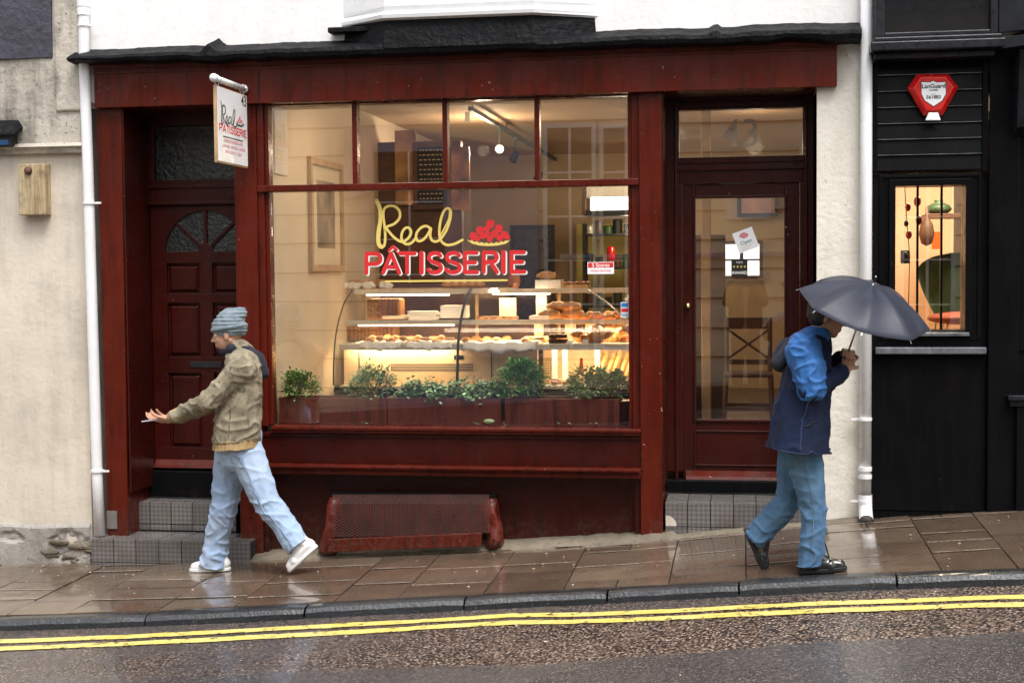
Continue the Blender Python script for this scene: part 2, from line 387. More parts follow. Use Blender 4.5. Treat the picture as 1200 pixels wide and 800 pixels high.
# strokes: ribbons with round ends, real 1.5 mm thick, on a plane given by a mapping (u,v)->point
def stroke(mb, pts, w, fmap, nrm, th=.0015, closed=False, res=1):
    pts = [Vector(p) for p in pts]
    if closed: pts = pts+[pts[0]]
    for a, b in zip(pts, pts[1:]):
        d = (b-a)
        if d.length < 1e-6: continue
        d.normalize(); n = Vector((-d.y, d.x))*w/2; ang = math.atan2(d.y, d.x); poly = []
        for k in range(7): q = ang-math.pi/2+math.pi*k/6; poly.append(b+Vector((math.cos(q), math.sin(q)))*w/2)
        for k in range(7): q = ang+math.pi/2+math.pi*k/6; poly.append(a+Vector((math.cos(q), math.sin(q)))*w/2)
        j = random.random()*.0004
        mb.prism([fmap(p.x, p.y)+Vector(nrm)*j for p in poly], Vector(nrm)*(th))
def spline(pts, k=6):
    out = []; p = [Vector(q) for q in pts]
    for i in range(len(p)-1):
        a, b, c, d = p[max(i-1, 0)], p[i], p[i+1], p[min(i+2, len(p)-1)]
        for j in range(k):
            t = j/k; out.append(.5*((2*b)+(c-a)*t+(2*a-5*b+4*c-d)*t*t+(3*b-a-3*c+d)*t**3))
    out.append(p[-1]); return out
def text(name, s, size, loc, rot, mat, parent, bold=.0, ext=.0008, align='CENTER', sx=1):
    cu = bpy.data.curves.new('t', 'FONT'); cu.body = s; cu.size = size; cu.extrude = ext; cu.offset = bold; cu.align_x = align; cu.align_y = 'CENTER'
    t = bpy.data.objects.new('t', cu); C.objects.link(t); dg = bpy.context.evaluated_depsgraph_get()
    me = bpy.data.meshes.new_from_object(t.evaluated_get(dg)); bpy.data.objects.remove(t); me.name = name
    me.transform(Matrix.Translation(Vector(loc)) @ rot.to_4x4() @ Matrix.Diagonal((sx,1,1,1)))
    me.materials.clear(); me.materials.append(mat)
    o = bpy.data.objects.new(name, me); C.objects.link(o)
    if parent: o.parent = parent; o.matrix_parent_inverse = PI[parent.name]
    return o
FR = Matrix.Rotation(R(90), 3, 'X')      # text facing the street (-y)
# ================================================================== SETTING
def grid_sheet(xs, ys, f):
    mb = MB(); V = [[mb.bm.verts.new((x, y, f(x, y))) for y in ys] for x in xs]
    for i in range(len(xs)-1):
        for j in range(len(ys)-1): mb.bm.faces.new((V[i][j], V[i+1][j], V[i+1][j+1], V[i][j+1]))
    return mb
def lin(a, b, n): return [a+(b-a)*i/n for i in range(n+1)]
def up(mb):
    bmesh.ops.recalc_face_normals(mb.bm, faces=mb.bm.faces)
    mb.bm.normal_update()
    if sum(f.normal.z for f in mb.bm.faces) < 0: bmesh.ops.reverse_faces(mb.bm, faces=mb.bm.faces)
    return mb
def rough_h(x, y, a, s): return a*(noise.noise(Vector((x*s, y*s, 3.1)))+.5*noise.noise(Vector((x*s*2.3, y*s*2.3, 9))))
struct(up(grid_sheet([-220,-30]+lin(-16,10,52)+[30,220], [-200,-60,-12,8,60,200], lambda x, y: (G(x) if abs(x) < 29 else G(max(-30, min(30, x))))-.26)).build('ground', M_cement, recalc=False))
def warp_sheet(xs, n, y0f, y1f, f):        # a sheet whose far edge follows the curving kerb
    mb = MB(); V = [[None]*(n+1) for _ in xs]
    for i, x in enumerate(xs):
        for j in range(n+1): y = y0f(x)+(y1f(x)-y0f(x))*j/n; V[i][j] = mb.bm.verts.new((x, y, f(x, y)))
    for i in range(len(xs)-1):
        for j in range(n): mb.bm.faces.new((V[i][j], V[i+1][j], V[i+1][j+1], V[i][j+1]))
    return mb
struct(up(warp_sheet(lin(-16, 10, 130), 60, lambda x: -8.7, lambda x: KYf(x)+.06, lambda x, y: road(x, y)+rough_h(x, y, .006, 1.3))).build('road', M_road, smooth=True, recalc=False))
# pavement: bed of mortar and individually laid slabs
struct(up(warp_sheet(lin(-16, 10, 90), 6, lambda x: KYf(x)+.10, lambda x: .06, lambda x, y: pav(x, y)-.012)).build('pavement_bed', M_blkgap, recalc=False))
JO = []; M_jointglint = simple('wet_joint_glint', (.50,.45,.39), .25, 0, .4, 20, .2)  # pale strips paint the sky reflections of water-filled joints
mb = MB(); rnd = random.Random(11); x = -8.0
splits = {0: [-.13,-.52,-.93], 1: [-.12,-.34,-.74,-1.12], 2: [-.14,-.62,-1.0], 3: [-.12,-.40,-.78,-1.16], 4: [-.13,-.58,-.82,-1.08]}
col = 0
while x < 5.5:
    w = rnd.choice([.38,.43,.5,.56,.6,.47]); cuts = [-.005] + [c+rnd.uniform(-.04, .04) for c in splits[(col*2+rnd.randint(0,1)) % 5]] + [None]
    cuts = [c for c in cuts[:-1] if c > KYf(x+w/2)+.30]+[None]
    for a, b in zip(cuts, cuts[1:]):
        last = b is None
        if last: b = KYf(x+w/2)+.135
        else: JO.append((x, x+w, b))
        xs = [(x, x+w)]
        if abs(a-b) < .2 and rnd.random() < .7: xs = [(x, x+w*.5), (x+w*.5, x+w)]
        for (p, q) in xs:
            g = .004; t1, t2 = rnd.uniform(-.004, .004), rnd.uniform(-.004, .004); dz = rnd.uniform(-.002, .003)
            sk = -.0
            pts = [(p+g, b+g), (q-g, b+g), (q-g, a-g), (p+g, a-g)]
            top = []
            nx_, ny_ = 5, 4
            VV = [[None]*(ny_+1) for _ in range(nx_+1)]
            for i in range(nx_+1):
                for j in range(ny_+1):
                    xx = p+g+(q-p-2*g)*i/nx_; bb = KYf(xx)+.135 if last else b; yy = bb+g+(a-bb-2*g)*j/ny_
                    edge = (i in (0, nx_) or j in (0, ny_))
                    zz = pav(xx, yy)+dz+t1*(i/nx_-.5)+t2*(j/ny_-.5)+rough_h(xx, yy, .0015, 6)-(.0025 if edge else 0)
                    VV[i][j] = mb.bm.verts.new((xx, yy, zz))
            for i in range(nx_):
                for j in range(ny_): mb.bm.faces.new((VV[i][j], VV[i+1][j], VV[i+1][j+1], VV[i][j+1]))
            loop = [VV[i][0] for i in range(nx_+1)]+[VV[nx_][j] for j in range(1, ny_+1)]+[VV[i][ny_] for i in range(nx_-1, -1, -1)]+[VV[0][j] for j in range(ny_-1, 0, -1)]
            low = [mb.bm.verts.new((v.co.x, v.co.y, v.co.z-.03)) for v in loop]
            for i in range(len(loop)): k = (i+1) % len(loop); mb.bm.faces.new((loop[k], loop[i], low[i], low[k]))
    x += w; col += 1
struct(mb.build('pavement', M_slab, smooth=True, recalc=False))
bpy.data.objects['pavement'].modifiers.new('e', 'EDGE_SPLIT').split_angle = R(35)
mb = MB(); rj = random.Random(4)
for a_, b_, y_ in JO:
    if rj.random() < .6:
        n_ = 6; top = []; bot = []
        for i in range(n_+1):
            xx = a_+.01+(b_-a_-.02)*i/n_; w_ = .0045+.003*noise.noise(Vector((xx*20, y_*9, 0))); yy = y_+.002*noise.noise(Vector((xx*9, y_, 2)))
            top.append(mb.bm.verts.new((xx, yy+w_, pav(xx, yy)+.0035))); bot.append(mb.bm.verts.new((xx, yy-w_, pav(xx, yy)+.0035)))
        for i in range(n_): mb.bm.faces.new((bot[i], bot[i+1], top[i+1], top[i]))
struct(up(mb).build('joint_glints', M_jointglint, recalc=False))
# kerb stones
mb = MB(); joints = [-9.5,-8.5,-7.4,-6.4,-5.4]+[gpt(p, q).x for p, q in ((162,726),(352,716),(544,702),(712,692),(866,686),(1052,678))]+[2.2,3.2,4.2,5.2,6.2]
joints = [-9.5,-8.5,-7.4,-6.4,-5.4,-4.45]+joints[5:]
joints = sorted(set(joints))
for a, b in zip(joints, joints[1:]):
    n = 8; rings = []; off = rnd.uniform(-.008, .008); h = rnd.uniform(-.003, .006)
    for i in range(n+1):
        xx = a+.006+(b-a-.012)*i/n; e = .006 if i in (0, n) else 0; j = rough_h(xx, 0, .006, 5)
        KY = KYf(xx); zt = pav(xx, KY)+h-e
        rings.append([(xx, KY-.02+off+j, zt-.2), (xx, KY-.012+off+j, zt-.03+j), (xx, KY+.004+off+j*1.5, zt-.006), (xx, KY+.03+off, zt+.002), (xx, KY+.08+off, zt+.003+j*.4), (xx, KY+.128, zt-.002), (xx, KY+.128, zt-.2)])
    mb.loft(rings)
struct(mb.build('kerb', M_kerb, bevel=0, smooth=False))
# double yellow lines
def yline(pa, pb, pc, w, seed):
    pts = [gpt(*p, road) for p in (pa, pb, pc)]; mb = MB(); n = 420; r2 = random.Random(seed); prev = None
    x0, x1 = pts[0].x-3.0, pts[2].x+3.0
    for i in range(n+1):
        xx = x0+(x1-x0)*i/n
        A, B = (pts[0], pts[1]) if xx < pts[1].x else (pts[1], pts[2]); t = (xx-A.x)/(B.x-A.x); yy = A.y+(B.y-A.y)*max(-.4, min(1.4, t))
        e1 = noise.noise(Vector((xx*9, seed, 0)))*.010+noise.noise(Vector((xx*40, seed, 5)))*.006
        e2 = noise.noise(Vector((xx*9, seed, 8)))*.010+noise.noise(Vector((xx*40, seed, 3)))*.006
        y1, y2 = yy+w/2+e1, yy-w/2+e2
        cur = [mb.bm.verts.new((xx, y, road(xx, y)+rough_h(xx, y, .006, 1.3)+.005)) for y in (y1, yy, y2)]
        if prev:
            for k in range(2): mb.bm.faces.new((prev[k], prev[k+1], cur[k+1], cur[k]))
        prev = cur
    struct(up(mb).build('yellow_line', M_yel, recalc=False))
yline((5,752),(600,721.5),(1195,700.5), .098, 1)
yline((5,760.5),(600,730),(1195,709), .098, 2)
# mortar strip and rubble at the foot of the shopfront
mb = MB(); xs = lin(X(292), X(1022), 150); prev = None
for xx in xs:
    hh = .035+.02*noise.noise(Vector((xx*3, 0, 1)))+.012*noise.noise(Vector((xx*14, 0, 1)))
    wv = .10+.035*noise.noise(Vector((xx*4, 3, 1)))+.02*noise.noise(Vector((xx*17, 3, 1)))
    if xx > X(790): hh *= .45; wv *= .8
    r = [Vector((xx, .112, G(xx)+hh)), Vector((xx, -.02, G(xx)+hh*.9)), Vector((xx, -wv*.6, G(xx)+hh*.55+rough_h(xx, 2, .008, 12))), Vector((xx, -wv, pav(xx, -wv)+.006)), Vector((xx, -wv-.004, pav(xx, -wv)-.02))]
    cur = [mb.bm.verts.new(p) for p in r]
    if prev:
        for k in range(4): mb.bm.faces.new((prev[k], prev[k+1], cur[k+1], cur[k]))
    prev = cur
struct(up(mb).build('pavement_edge', M_rub, smooth=True, recalc=False))
# flecks of litter and petals
mb = MB()
for i in range(110):
    xx = random.uniform(-6, 2.6); yy = -abs(random.gauss(0, .6))-.08 if random.random() < .6 else random.uniform(-3.6, -.1); 
    KY = KYf(xx)
    if KY-.25 < yy < KY+.15: yy -= .5
    z = (pav(xx, yy) if yy > KY else road(xx, yy)+.006)+.006; r = random.uniform(.003, .010); a = random.uniform(0, 3)
    mb.prism([(xx+r*math.cos(a+q)*random.uniform(.5, 1.2), yy+r*math.sin(a+q)*1.0, z) for q in (0, 1.3, 2.4, 3.6, 5)], (0, 0, .0015))
o = mb.build('litter', M_cardc); tag(o, 'tiny pale petals and scraps of litter scattered over wet paving', 'litter', kind='stuff')
# far pavement where the photographer stands
struct(up(grid_sheet(lin(-16, 10, 30), [-11.6, -8.75], lambda x, y: road(x, -8.7)+.12)).build('far_pavement', M_slab, recalc=False))
struct(MB().prism([(-16,-8.78,road(-16,-8.7)-.2),(10,-8.78,road(10,-8.7)-.2),(10,-8.78,road(10,-8.7)+.12),(-16,-8.78,road(-16,-8.7)+.12)], (0,.13,0)).build('far_kerb', M_kerb))
# ================================================================== SHOP BUILDING
SB = thing('shop_building', 'oxblood red patisserie shopfront below a white rendered upper wall', 'building', (-2, 0, -1.85))
def sp(mb, name, mat, bevel=0, parent=None, **k): return mb.build(name, mat, parent or SB, bevel, **k)
DY = .42
xL, xR = X(104), X(1021); xp = {k: X(k, 350) for k in (112,147,277,303,750,776,957)}
fz = 1.158
CT = 1.62
mb = MB()                                   # upper wall, gridded so it can undulate a little
V = {}
xs = lin(xL+.02, xR-.002, 60); zs = lin(1.2, 5.4, 40)
for i, xx in enumerate(xs):
    for j, zz in enumerate(zs): V[i, j] = mb.bm.verts.new((xx, -.005+.01*noise.noise(Vector((xx*.9, zz*.9, 0))), zz))
for i in range(60):
    for j in range(40): mb.bm.faces.new((V[i, j], V[i+1, j], V[i+1, j+1], V[i, j+1]))
sp(mb, 'upper_wall', M_white, smooth=True)
sp(MB().box(xL+.02, xR-.002, .03, .3, 1.17, 5.4), 'inner_wall', M_white)
sp(MB().box(xL, xR, -.02, 6, 5.4, 5.55), 'roof', M_lead)
# lead covered canopy with an uneven edge
mb = MB(); rings = []; n = 190
cxs = lin(X(76, 70, -.2), X(1010, 45, -.2), n)
for i, xx in enumerate(cxs):
    t = i/n; top = 1.492+.012*noise.noise(Vector((xx*2.2, 0, 0)))+.006*noise.noise(Vector((xx*8, 0, 0)))+.003*noise.noise(Vector((xx*37, 0, 0)))
    bl = math.exp(-((xx-X(244,60,-.2))/.035)**2)*.05 + math.exp(-((xx-X(838,50,-.2))/.02)**2)*.03
    th = (.026+.026*min(1, max(0, (xx-cxs[0])/1.0)))*(1+.35*noise.noise(Vector((xx*5, 1, 0)))) 
    yy = -.2+.010*noise.noise(Vector((xx*6, 2, 0))) - bl*.4
    if xx < X(110): yy = -.17
    rings.append([(xx, .0, top+.075+bl), (xx, yy*.5, top+.035+bl), (xx, yy, top+bl), (xx, yy-.008, top-th*.5), (xx, yy+.005, top-th), (xx, yy+.05, top-th-.006), (xx, .0, top-th-.01)])
    if i == 0: top0 = top
sp(mb.loft(rings), 'lead_canopy', M_lead)
# flat tray of lead behind
sp(MB().box(X(385,50,-.1), X(520,50,-.1), -.12, -.01, 1.60, 1.635), 'lead_tray', M_lead, .006)
# bay window above
pl = [(X(398,40,0), -.0), (X(452,40,-.2), -.18), (X(624,40,-.2), -.18), (X(706,40,0), -.0)]
def bayring(e, z):
    c = (pl[0][0]+pl[3][0])/2
    return [(c+(a-c)*(1+e*.5), (b-e if b < -.01 else .02), z) for a, b in pl]
apr = sp(MB().loft([bayring(.035, 1.47), bayring(.022, 1.56), bayring(.008, 1.66), bayring(0, Z(540,20.5,-.22))]), 'lead_apron', M_lead)
zb = Z(540,20.5,-.22)
sp(MB().loft([bayring(.02, zb+.002), bayring(.05, zb+.012), bayring(.055, zb+.035), bayring(.02, zb+.06), bayring(.03, zb+.09), bayring(.03, zb+.40)]), 'bay_sill', M_plast)
sp(MB().loft([bayring(-.02, zb+.401), bayring(-.02, zb+1.9)]), 'bay_window', M_dglass)
mb = MB()
for (a, b), (c, d) in zip(pl, pl[1:]):
    for t in ((0, .09), (.47, .53), (.91, 1)):
        p, q = Vector((a, b, 0)).lerp(Vector((c, d, 0)), t[0]), Vector((a, b, 0)).lerp(Vector((c, d, 0)), t[1])
        mb.prism([(p.x, p.y, zb+.401), (q.x, q.y, zb+.401), (q.x, q.y+.05, zb+.401), (p.x, p.y+.05, zb+.401)], (0, 0, 1.8))
sp(mb, 'bay_frame', M_plast)
sp(MB().loft([bayring(.06, zb+1.9), bayring(.03, zb+2.1), bayring(-.1, zb+2.3)]), 'bay_roof', M_lead)
# fascia with mouldings
mb = MB(); fx1 = X(981, 80, -.06); fx0 = X(110, 100, -.06)
mb.box(fx0, fx1, -.06, .12, fz, 1.46).box(fx0, fx1, -.075, -.0605, 1.42, 1.455).box(fx0, fx1, -.068, -.0605, 1.385, 1.405)
sp(mb, 'fascia', M_red, .006)
seam = X(303, 90, -.06); sp(MB().box(seam-.003, seam+.003, -.0635, -.0602, fz+.004, 1.38), 'fascia_joint', M_blkgap)
sp(MB().box(xL, xR, .121, .3, 1.16, 1.165).box(xL, xR, -.001, .119, 1.462, 1.56), 'lintel', M_redd)
# pilasters
sp(MB().prism([(X(113,127),-.0,fz), (xp[147],0,fz), (X(149,590),0,-1.9), (X(126,590),0,-1.9)], (0,.41,0)), 'pilaster', M_red, .004)
sp(MB().box(xp[277], xp[303], 0, .40, G(xp[277])-.05, fz), 'pilaster', M_red, .004)
sp(MB().box(xp[750], xp[776], -.012, .40, G(xp[750])-.05, fz), 'pilaster', M_red, .004)
sp(MB().box(X(957,300), xR-.012, .0, .5, -1.75, 1.50).box(X(957,300)-.0, X(957,300)+.02, .001, .45, -1.7, 1.15), 'rendered_pier', M_cream)
# cracked patch below the fascia end
# ------------------ display window
WY = .03
wx0, wx1 = X(316, 300, WY), X(736, 300, WY); wz0, wz1 = Z(525, 499.5, WY), Z(525, 118, WY); tz0, tz1 = Z(525, 221.5, WY), Z(525, 213.5, WY)
mb = MB()
mb.box(xp[303], wx0-.028, WY-.01, .14, -1.03, fz).box(wx0-.028, wx0, WY+.012, .13, wz0, fz)
mb.box(wx1+.028, xp[750], WY-.01, .14, -1.03, fz).box(wx1, wx1+.028, WY+.012, .13, wz0, fz)
mb.box(wx0+.001, wx1-.001, WY+.012, .13, wz1, fz-.001)
fr = sp(mb, 'window_frame', M_red, .004)
sp(MB().box(xp[303]+.004, xp[750]-.004, -.004, .10, tz0, tz1), 'transom', M_red, .006)
for k in (415, 521, 629): xx = X(k, 165, WY); sp(MB().box(xx-.017, xx+.017, .036, .12, tz1+.001, wz1-.001), 'mullion', M_red, .005)
edges = [wx0]+[X(k, 165, WY) for k in (415, 521, 629)]+[wx1]
gy = .085
for a, b in zip(edges, edges[1:]): sp(MB().box(a+.002, b-.002, gy, gy+.004, tz1+.002, wz1-.002), 'glass_pane', M_glass)
sp(MB().box(wx0+.001, wx1-.001, gy, gy+.005, wz0+.001, tz0-.001), 'glass_pane', M_glass)
# sill, panelled riser, ledge, recessed plinth
sx0, sx1 = xp[303]-.0, xp[750]+.0
sp(MB().box(X(318,500,-.03), sx1+.006, -.045, .5, wz0-.026, wz0-.001).box(X(318,500,-.03), sx1, -.034, -.0, wz0-.045, wz0-.0265), 'window_sill', M_red, .006)
lz1, lz0 = Z(530, 546, -.07), Z(530, 557, -.07)
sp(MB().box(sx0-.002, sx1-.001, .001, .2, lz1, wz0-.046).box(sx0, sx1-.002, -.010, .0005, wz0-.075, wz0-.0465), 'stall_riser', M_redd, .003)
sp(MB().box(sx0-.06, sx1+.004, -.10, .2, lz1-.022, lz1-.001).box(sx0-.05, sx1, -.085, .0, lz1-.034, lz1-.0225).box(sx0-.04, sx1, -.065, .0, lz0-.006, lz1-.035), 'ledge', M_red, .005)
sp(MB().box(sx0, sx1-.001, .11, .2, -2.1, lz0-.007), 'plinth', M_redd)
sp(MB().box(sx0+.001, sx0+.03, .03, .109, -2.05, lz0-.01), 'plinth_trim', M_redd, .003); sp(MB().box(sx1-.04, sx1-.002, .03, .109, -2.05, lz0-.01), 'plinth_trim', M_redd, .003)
# ------------------ street door of the shop (right) and house door (left)
def rect(px0, py0, px1, py1, Y): xm, ym = (px0+px1)/2, (py0+py1)/2; return X(px0, ym, Y), X(px1, ym, Y), Z(xm, py1, Y), Z(xm, py0, Y)
def frame(mb, o, i, y0, y1):               # rectangular ring from outer o to inner i = (x0,x1,z0,z1)
    mb.box(o[0], i[0], y0, y1, o[2], o[3]).box(i[1], o[1], y0, y1, o[2], o[3])
    mb.box(i[0]+.0002, i[1]-.0002, y0, y1, o[2], i[2]).box(i[0]+.0002, i[1]-.0002, y0, y1, i[3], o[3]); return mb
xa, xb = xp[776], X(957, 350, 0)
lf = rect(800, 215, 937, 562, DY); gl = rect(815, 231.5, 919.5, 492, DY); fl = rect(795.5, 127.5, 941, 183.5, DY)
o_ = (xa+.001, xb+.03, lf[2], fz+.15)
mb = MB(); frame(mb, (o_[0], o_[1], lf[3]+.002, fz+.15), (fl[0], fl[1], fl[2], fl[3]), DY-.0, DY+.09)
mb.box(o_[0], lf[0]-.003, DY, DY+.09, -1.36, lf[3]+.0015).box(lf[1]+.003, o_[1], DY, DY+.09, -1.36, lf[3]+.0015)
mb.box(fl[0]-.03, fl[0]-.012, DY-.015, DY-.0005, lf[2], fz).box(fl[1]+.012, fl[1]+.03, DY-.015, DY-.0005, lf[2], fz)
mb.box(fl[0]-.011, fl[1]+.011, DY-.02, DY-.0005, fl[2]-.09, fl[2]-.06).box(fl[0]-.011, fl[1]+.011, DY-.012, DY-.0005, fl[2]-.04, fl[2]-.015).box(fl[0]-.011, fl[1]+.011, DY-.014, DY-.0005, fl[3]+.02, fl[3]+.05)
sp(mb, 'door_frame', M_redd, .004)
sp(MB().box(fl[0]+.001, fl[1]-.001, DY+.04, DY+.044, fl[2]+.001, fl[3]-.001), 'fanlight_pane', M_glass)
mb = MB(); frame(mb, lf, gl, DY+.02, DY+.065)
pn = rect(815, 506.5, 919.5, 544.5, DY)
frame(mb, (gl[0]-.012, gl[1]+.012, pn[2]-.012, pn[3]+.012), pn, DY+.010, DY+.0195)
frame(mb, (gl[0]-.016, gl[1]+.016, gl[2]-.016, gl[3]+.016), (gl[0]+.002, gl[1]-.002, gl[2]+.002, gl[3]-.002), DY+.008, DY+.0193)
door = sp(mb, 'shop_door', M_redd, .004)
wb = rect(804, 552.5, 934, 562, DY-.02); sp(MB().prism([(wb[0], DY+.019, wb[2]), (wb[0], DY-.03, wb[2]), (wb[0], DY-.02, wb[2]+.02), (wb[0], DY+.019, wb[3])], (wb[1]-wb[0], 0, 0)), 'weather_bar', M_red, 0, door)
sp(MB().box(gl[0]+.001, gl[1]-.001, DY+.042, DY+.047, gl[2]+.001, gl[3]-.001), 'door_pane', M_glass, 0, door)
kx = P(806, 358, DY-.02); sp(MB().lathe((kx.x, 0, kx.z), [(.0, DY-.045), (.014, DY-.042), (.02, DY-.03), (.016, DY-.015), (.008, DY-.008), (.008, DY+.005), (.022, DY+.006), (.022, DY+.0195)], 20, 'y'), 'door_knob', M_brass, 0, door, smooth=True)
# stickers and poster on the door glass are things of their own (further below)
ts = rect(784, 563, 945, 577, DY-.06)
sp(MB().box(o_[0]+.001, o_[1]-.03, DY-.07, DY+.1, ts[2], ts[3]), 'threshold', M_black, .008)
# reveals
sp(MB().box(xa+.0005, xa+.012, .004, DY-.001, lf[2], fz-.001), 'door_reveal', M_redd)
# left doorway
xc = xp[147]; xd = xp[277]
ll = rect(178.5, 241, 302, 547, DY); 
lfl = rect(181, 147, 300, 210.5, DY)
mb = MB(); mb.box(X(168,350,DY), ll[0]-.003, DY-.03, DY+.08, -1.4, fz+.1).box(ll[1]+.003, xd+.1, DY-.03, DY+.08, -1.4, fz+.1)
frame(mb, (ll[0]-.0025, ll[1]+.0025, ll[3]+.003, fz+.1), lfl, DY-.02, DY+.08)
mb.box(ll[0]-.002, ll[1], DY-.035, DY-.0205, lfl[2]-.06, lfl[2]-.035).box(ll[0]-.002, ll[1], DY-.03, DY-.0205, ll[3]+.01, ll[3]+.03)
sp(mb, 'door_frame', M_redd, .004)
sp(MB().box(lfl[0]+.001, lfl[1]-.001, DY+.03, DY+.036, lfl[2]+.001, lfl[3]-.001), 'fanlight_pane', M_obsc)
# door leaf: slab with arched fan light made of a front skin polygon ring
mb = MB(); fc = P(241, 294.5, DY+.01); fr_ = X(288, 294, DY)-fc.x
mb.box(ll[0], ll[1], DY+.03, DY+.05, ll[2], ll[3])
def panelrow(py0, py1): return rect(195, py0, 233.5, py1, DY)
rows = [panelrow(308.5, 344), panelrow(355, 418), panelrow(437, 524)]
px_ = [(rows[0][0], rows[0][1]), (2*fc.x-rows[0][1], 2*fc.x-rows[0][0])]
zc = [ll[2]]+[v for r in reversed(rows) for v in (r[2], r[3])]
for a, b in zip(zc[0::2], [zc[1], zc[3], zc[5], None]):
    if b is not None: mb.box(ll[0], ll[1], DY+.005, DY+.0295, a, b)
for r in rows:
    for a, b in ((ll[0], px_[0][0]), (px_[0][1], px_[1][0]), (px_[1][1], ll[1])): mb.box(a, b, DY+.005, DY+.0295, r[2]+.0003, r[3]-.0003)
    for a, b in px_: mb.loft([[(a+e, y, r[2]+e), (b-e, y, r[2]+e), (b-e, y, r[3]-e), (a+e, y, r[3]-e)] for e, y in ((.012, DY+.0298), (.03, DY+.012))])
ztop = rows[0][3]
arc = [(fc.x+fr_*math.cos(math.pi*k/20), fc.z+fr_*.96*math.sin(math.pi*k/20)) for k in range(21)]
left = [(ll[0], ztop), (ll[0], ll[3]), (fc.x, ll[3])]+[(a, b) for a, b in arc[10:]]+[(arc[20][0], ztop)]
right = [(ll[1], ztop), (arc[0][0], ztop)]+[(a, b) for a, b in arc[:11]]+[(fc.x, ll[3]), (ll[1], ll[3])]
for poly in (left, right): mb.prism([(a, DY+.005, b) for a, b in poly], (0, .0245, 0))
mb.box(arc[20][0]+.0005, arc[0][0]-.0005, DY+.005, DY+.0295, ztop, fc.z)
for k in (45, 90, 135):
    a = R(k); d = Vector((math.cos(a), 0, math.sin(a)*.96)); q = Vector((-d.z, 0, d.x))*.012; p0 = Vector((fc.x, DY+.008, fc.z))
    mb.prism([p0-q+d*.03, p0+q+d*.03, p0+q+d*fr_, p0-q+d*fr_], (0, .018, 0))
mb.prism([(fc.x+.055*math.cos(math.pi*k/8), DY+.006, fc.z+.001+.055*math.sin(math.pi*k/8)) for k in range(9)], (0, .022, 0))
ld = sp(mb, 'house_door', M_redd, .003)
sp(MB().prism([(a, DY+.024, b) for a, b in arc], (0, .004, 0)), 'fan_pane', M_obsc, 0, ld)
wl = rect(181, 539, 300, 548, DY-.02); sp(MB().prism([(wl[0], DY+.004, wl[2]), (wl[0], DY-.035, wl[2]), (wl[0], DY-.025, wl[2]+.02), (wl[0], DY+.004, wl[3])], (wl[1]-wl[0], 0, 0)), 'weather_bar', M_red, 0, ld)
lb = P(241, 427, DY); sp(MB().box(lb.x-.12, lb.x+.12, DY-.002, DY+.004, lb.z-.022, lb.z+.022), 'letterbox', M_dark, .003, ld)
tl = rect(170, 552, 300, 579, DY-.06)
sp(MB().box(xc-.02, xd+.1, DY-.06, DY+.1, tl[2]-.02, tl[3]), 'threshold', M_black, .008); sp(MB().box(xc-.03, xd+.1, .3585, .60, -2.1, tl[2]-.021), 'hall_base', M_blkgap)
sp(MB().box(xc-.0, xc+.012, .005, DY-.031, -1.5, fz-.001), 'door_reveal', M_redd)
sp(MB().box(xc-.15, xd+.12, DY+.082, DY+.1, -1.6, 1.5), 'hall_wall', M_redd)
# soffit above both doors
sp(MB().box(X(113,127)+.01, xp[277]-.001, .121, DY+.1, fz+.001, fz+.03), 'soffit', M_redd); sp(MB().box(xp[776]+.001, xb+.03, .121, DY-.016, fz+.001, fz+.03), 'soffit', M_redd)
# ------------------ tiled steps
def tilewall(mb, x0, z1, rowsh, n, tw, y, f_low):
    for k in range(n):
        z = z1
        for h in rowsh:
            mb.box(x0+k*tw+.003, x0+(k+1)*tw-.003, y-.006, y+.01, z-h+.003, z-.003); z -= h
def treads(mb, x0, n, tw, y0, y1, z, rows=2):
    for k in range(n):
        for r in range(rows):
            a = y0+(y1-y0)*r/rows; b = y0+(y1-y0)*(r+1)/rows
            mb.box(x0+k*tw+.003, x0+(k+1)*tw-.003, a+.003, b-.003, z-.008, z+random.uniform(0, .0015))
def step(name, x0, n, tw, yf, yb, z, rowsh):
    core = sp(MB().box(x0, x0+n*tw, yf, yb+.02, z-sum(rowsh)-.12, z-.007), name, M_blkgap)
    mb = MB(); tilewall(mb, x0, z-.006, rowsh, n, tw, yf, 0); sp(mb, 'riser_tiles', M_tilep, .001, core)
    mb = MB(); treads(mb, x0, n, tw, yf-.006, yb, z, 2 if yb-yf > .3 else 1); sp(mb, 'tread_tiles', M_tile, .001, core)
z = Z(860, 589, .0); tw = (X(913,600)-X(779.5,600))/5
step('shop_step', X(779.5,600), 7, tw, .0, DY-.072, z, (.155,.10))
z = Z(220, 588.5, .2); x0 = X(151, 600, .2); tw = (X(277,600,.2)-x0)/5.2
step('house_step', x0, 5, tw*1.04, .2, DY-.062, z, (.15,.045))
z2 = Z(200, 632, -.10); x0 = X(107, 645, -.1); tw = (X(294,645,-.1)-x0)/7
step('house_step', x0, 7, tw, -.10, .192, z2, (.16,.05,.1))
sp(MB().box(X(125,608,-.01), X(137,608,-.01), -.012, -.001, Z(130,619,0), Z(130,598,0)), 'step_tile', M_tile, .002)
# chipped tile corner on the shop step
c = P(780, 616, -.01); mb = MB(); mb.prism([(c.x+.0015+.07*math.cos(R(90)*k/8)*1.0, -.0075, c.z+.07*math.sin(R(90)*k/8)) for k in range(9)]+[(c.x+.0015, -.0075, c.z)], (0, .003, 0)); sp(mb, 'cement_patch', M_tan)
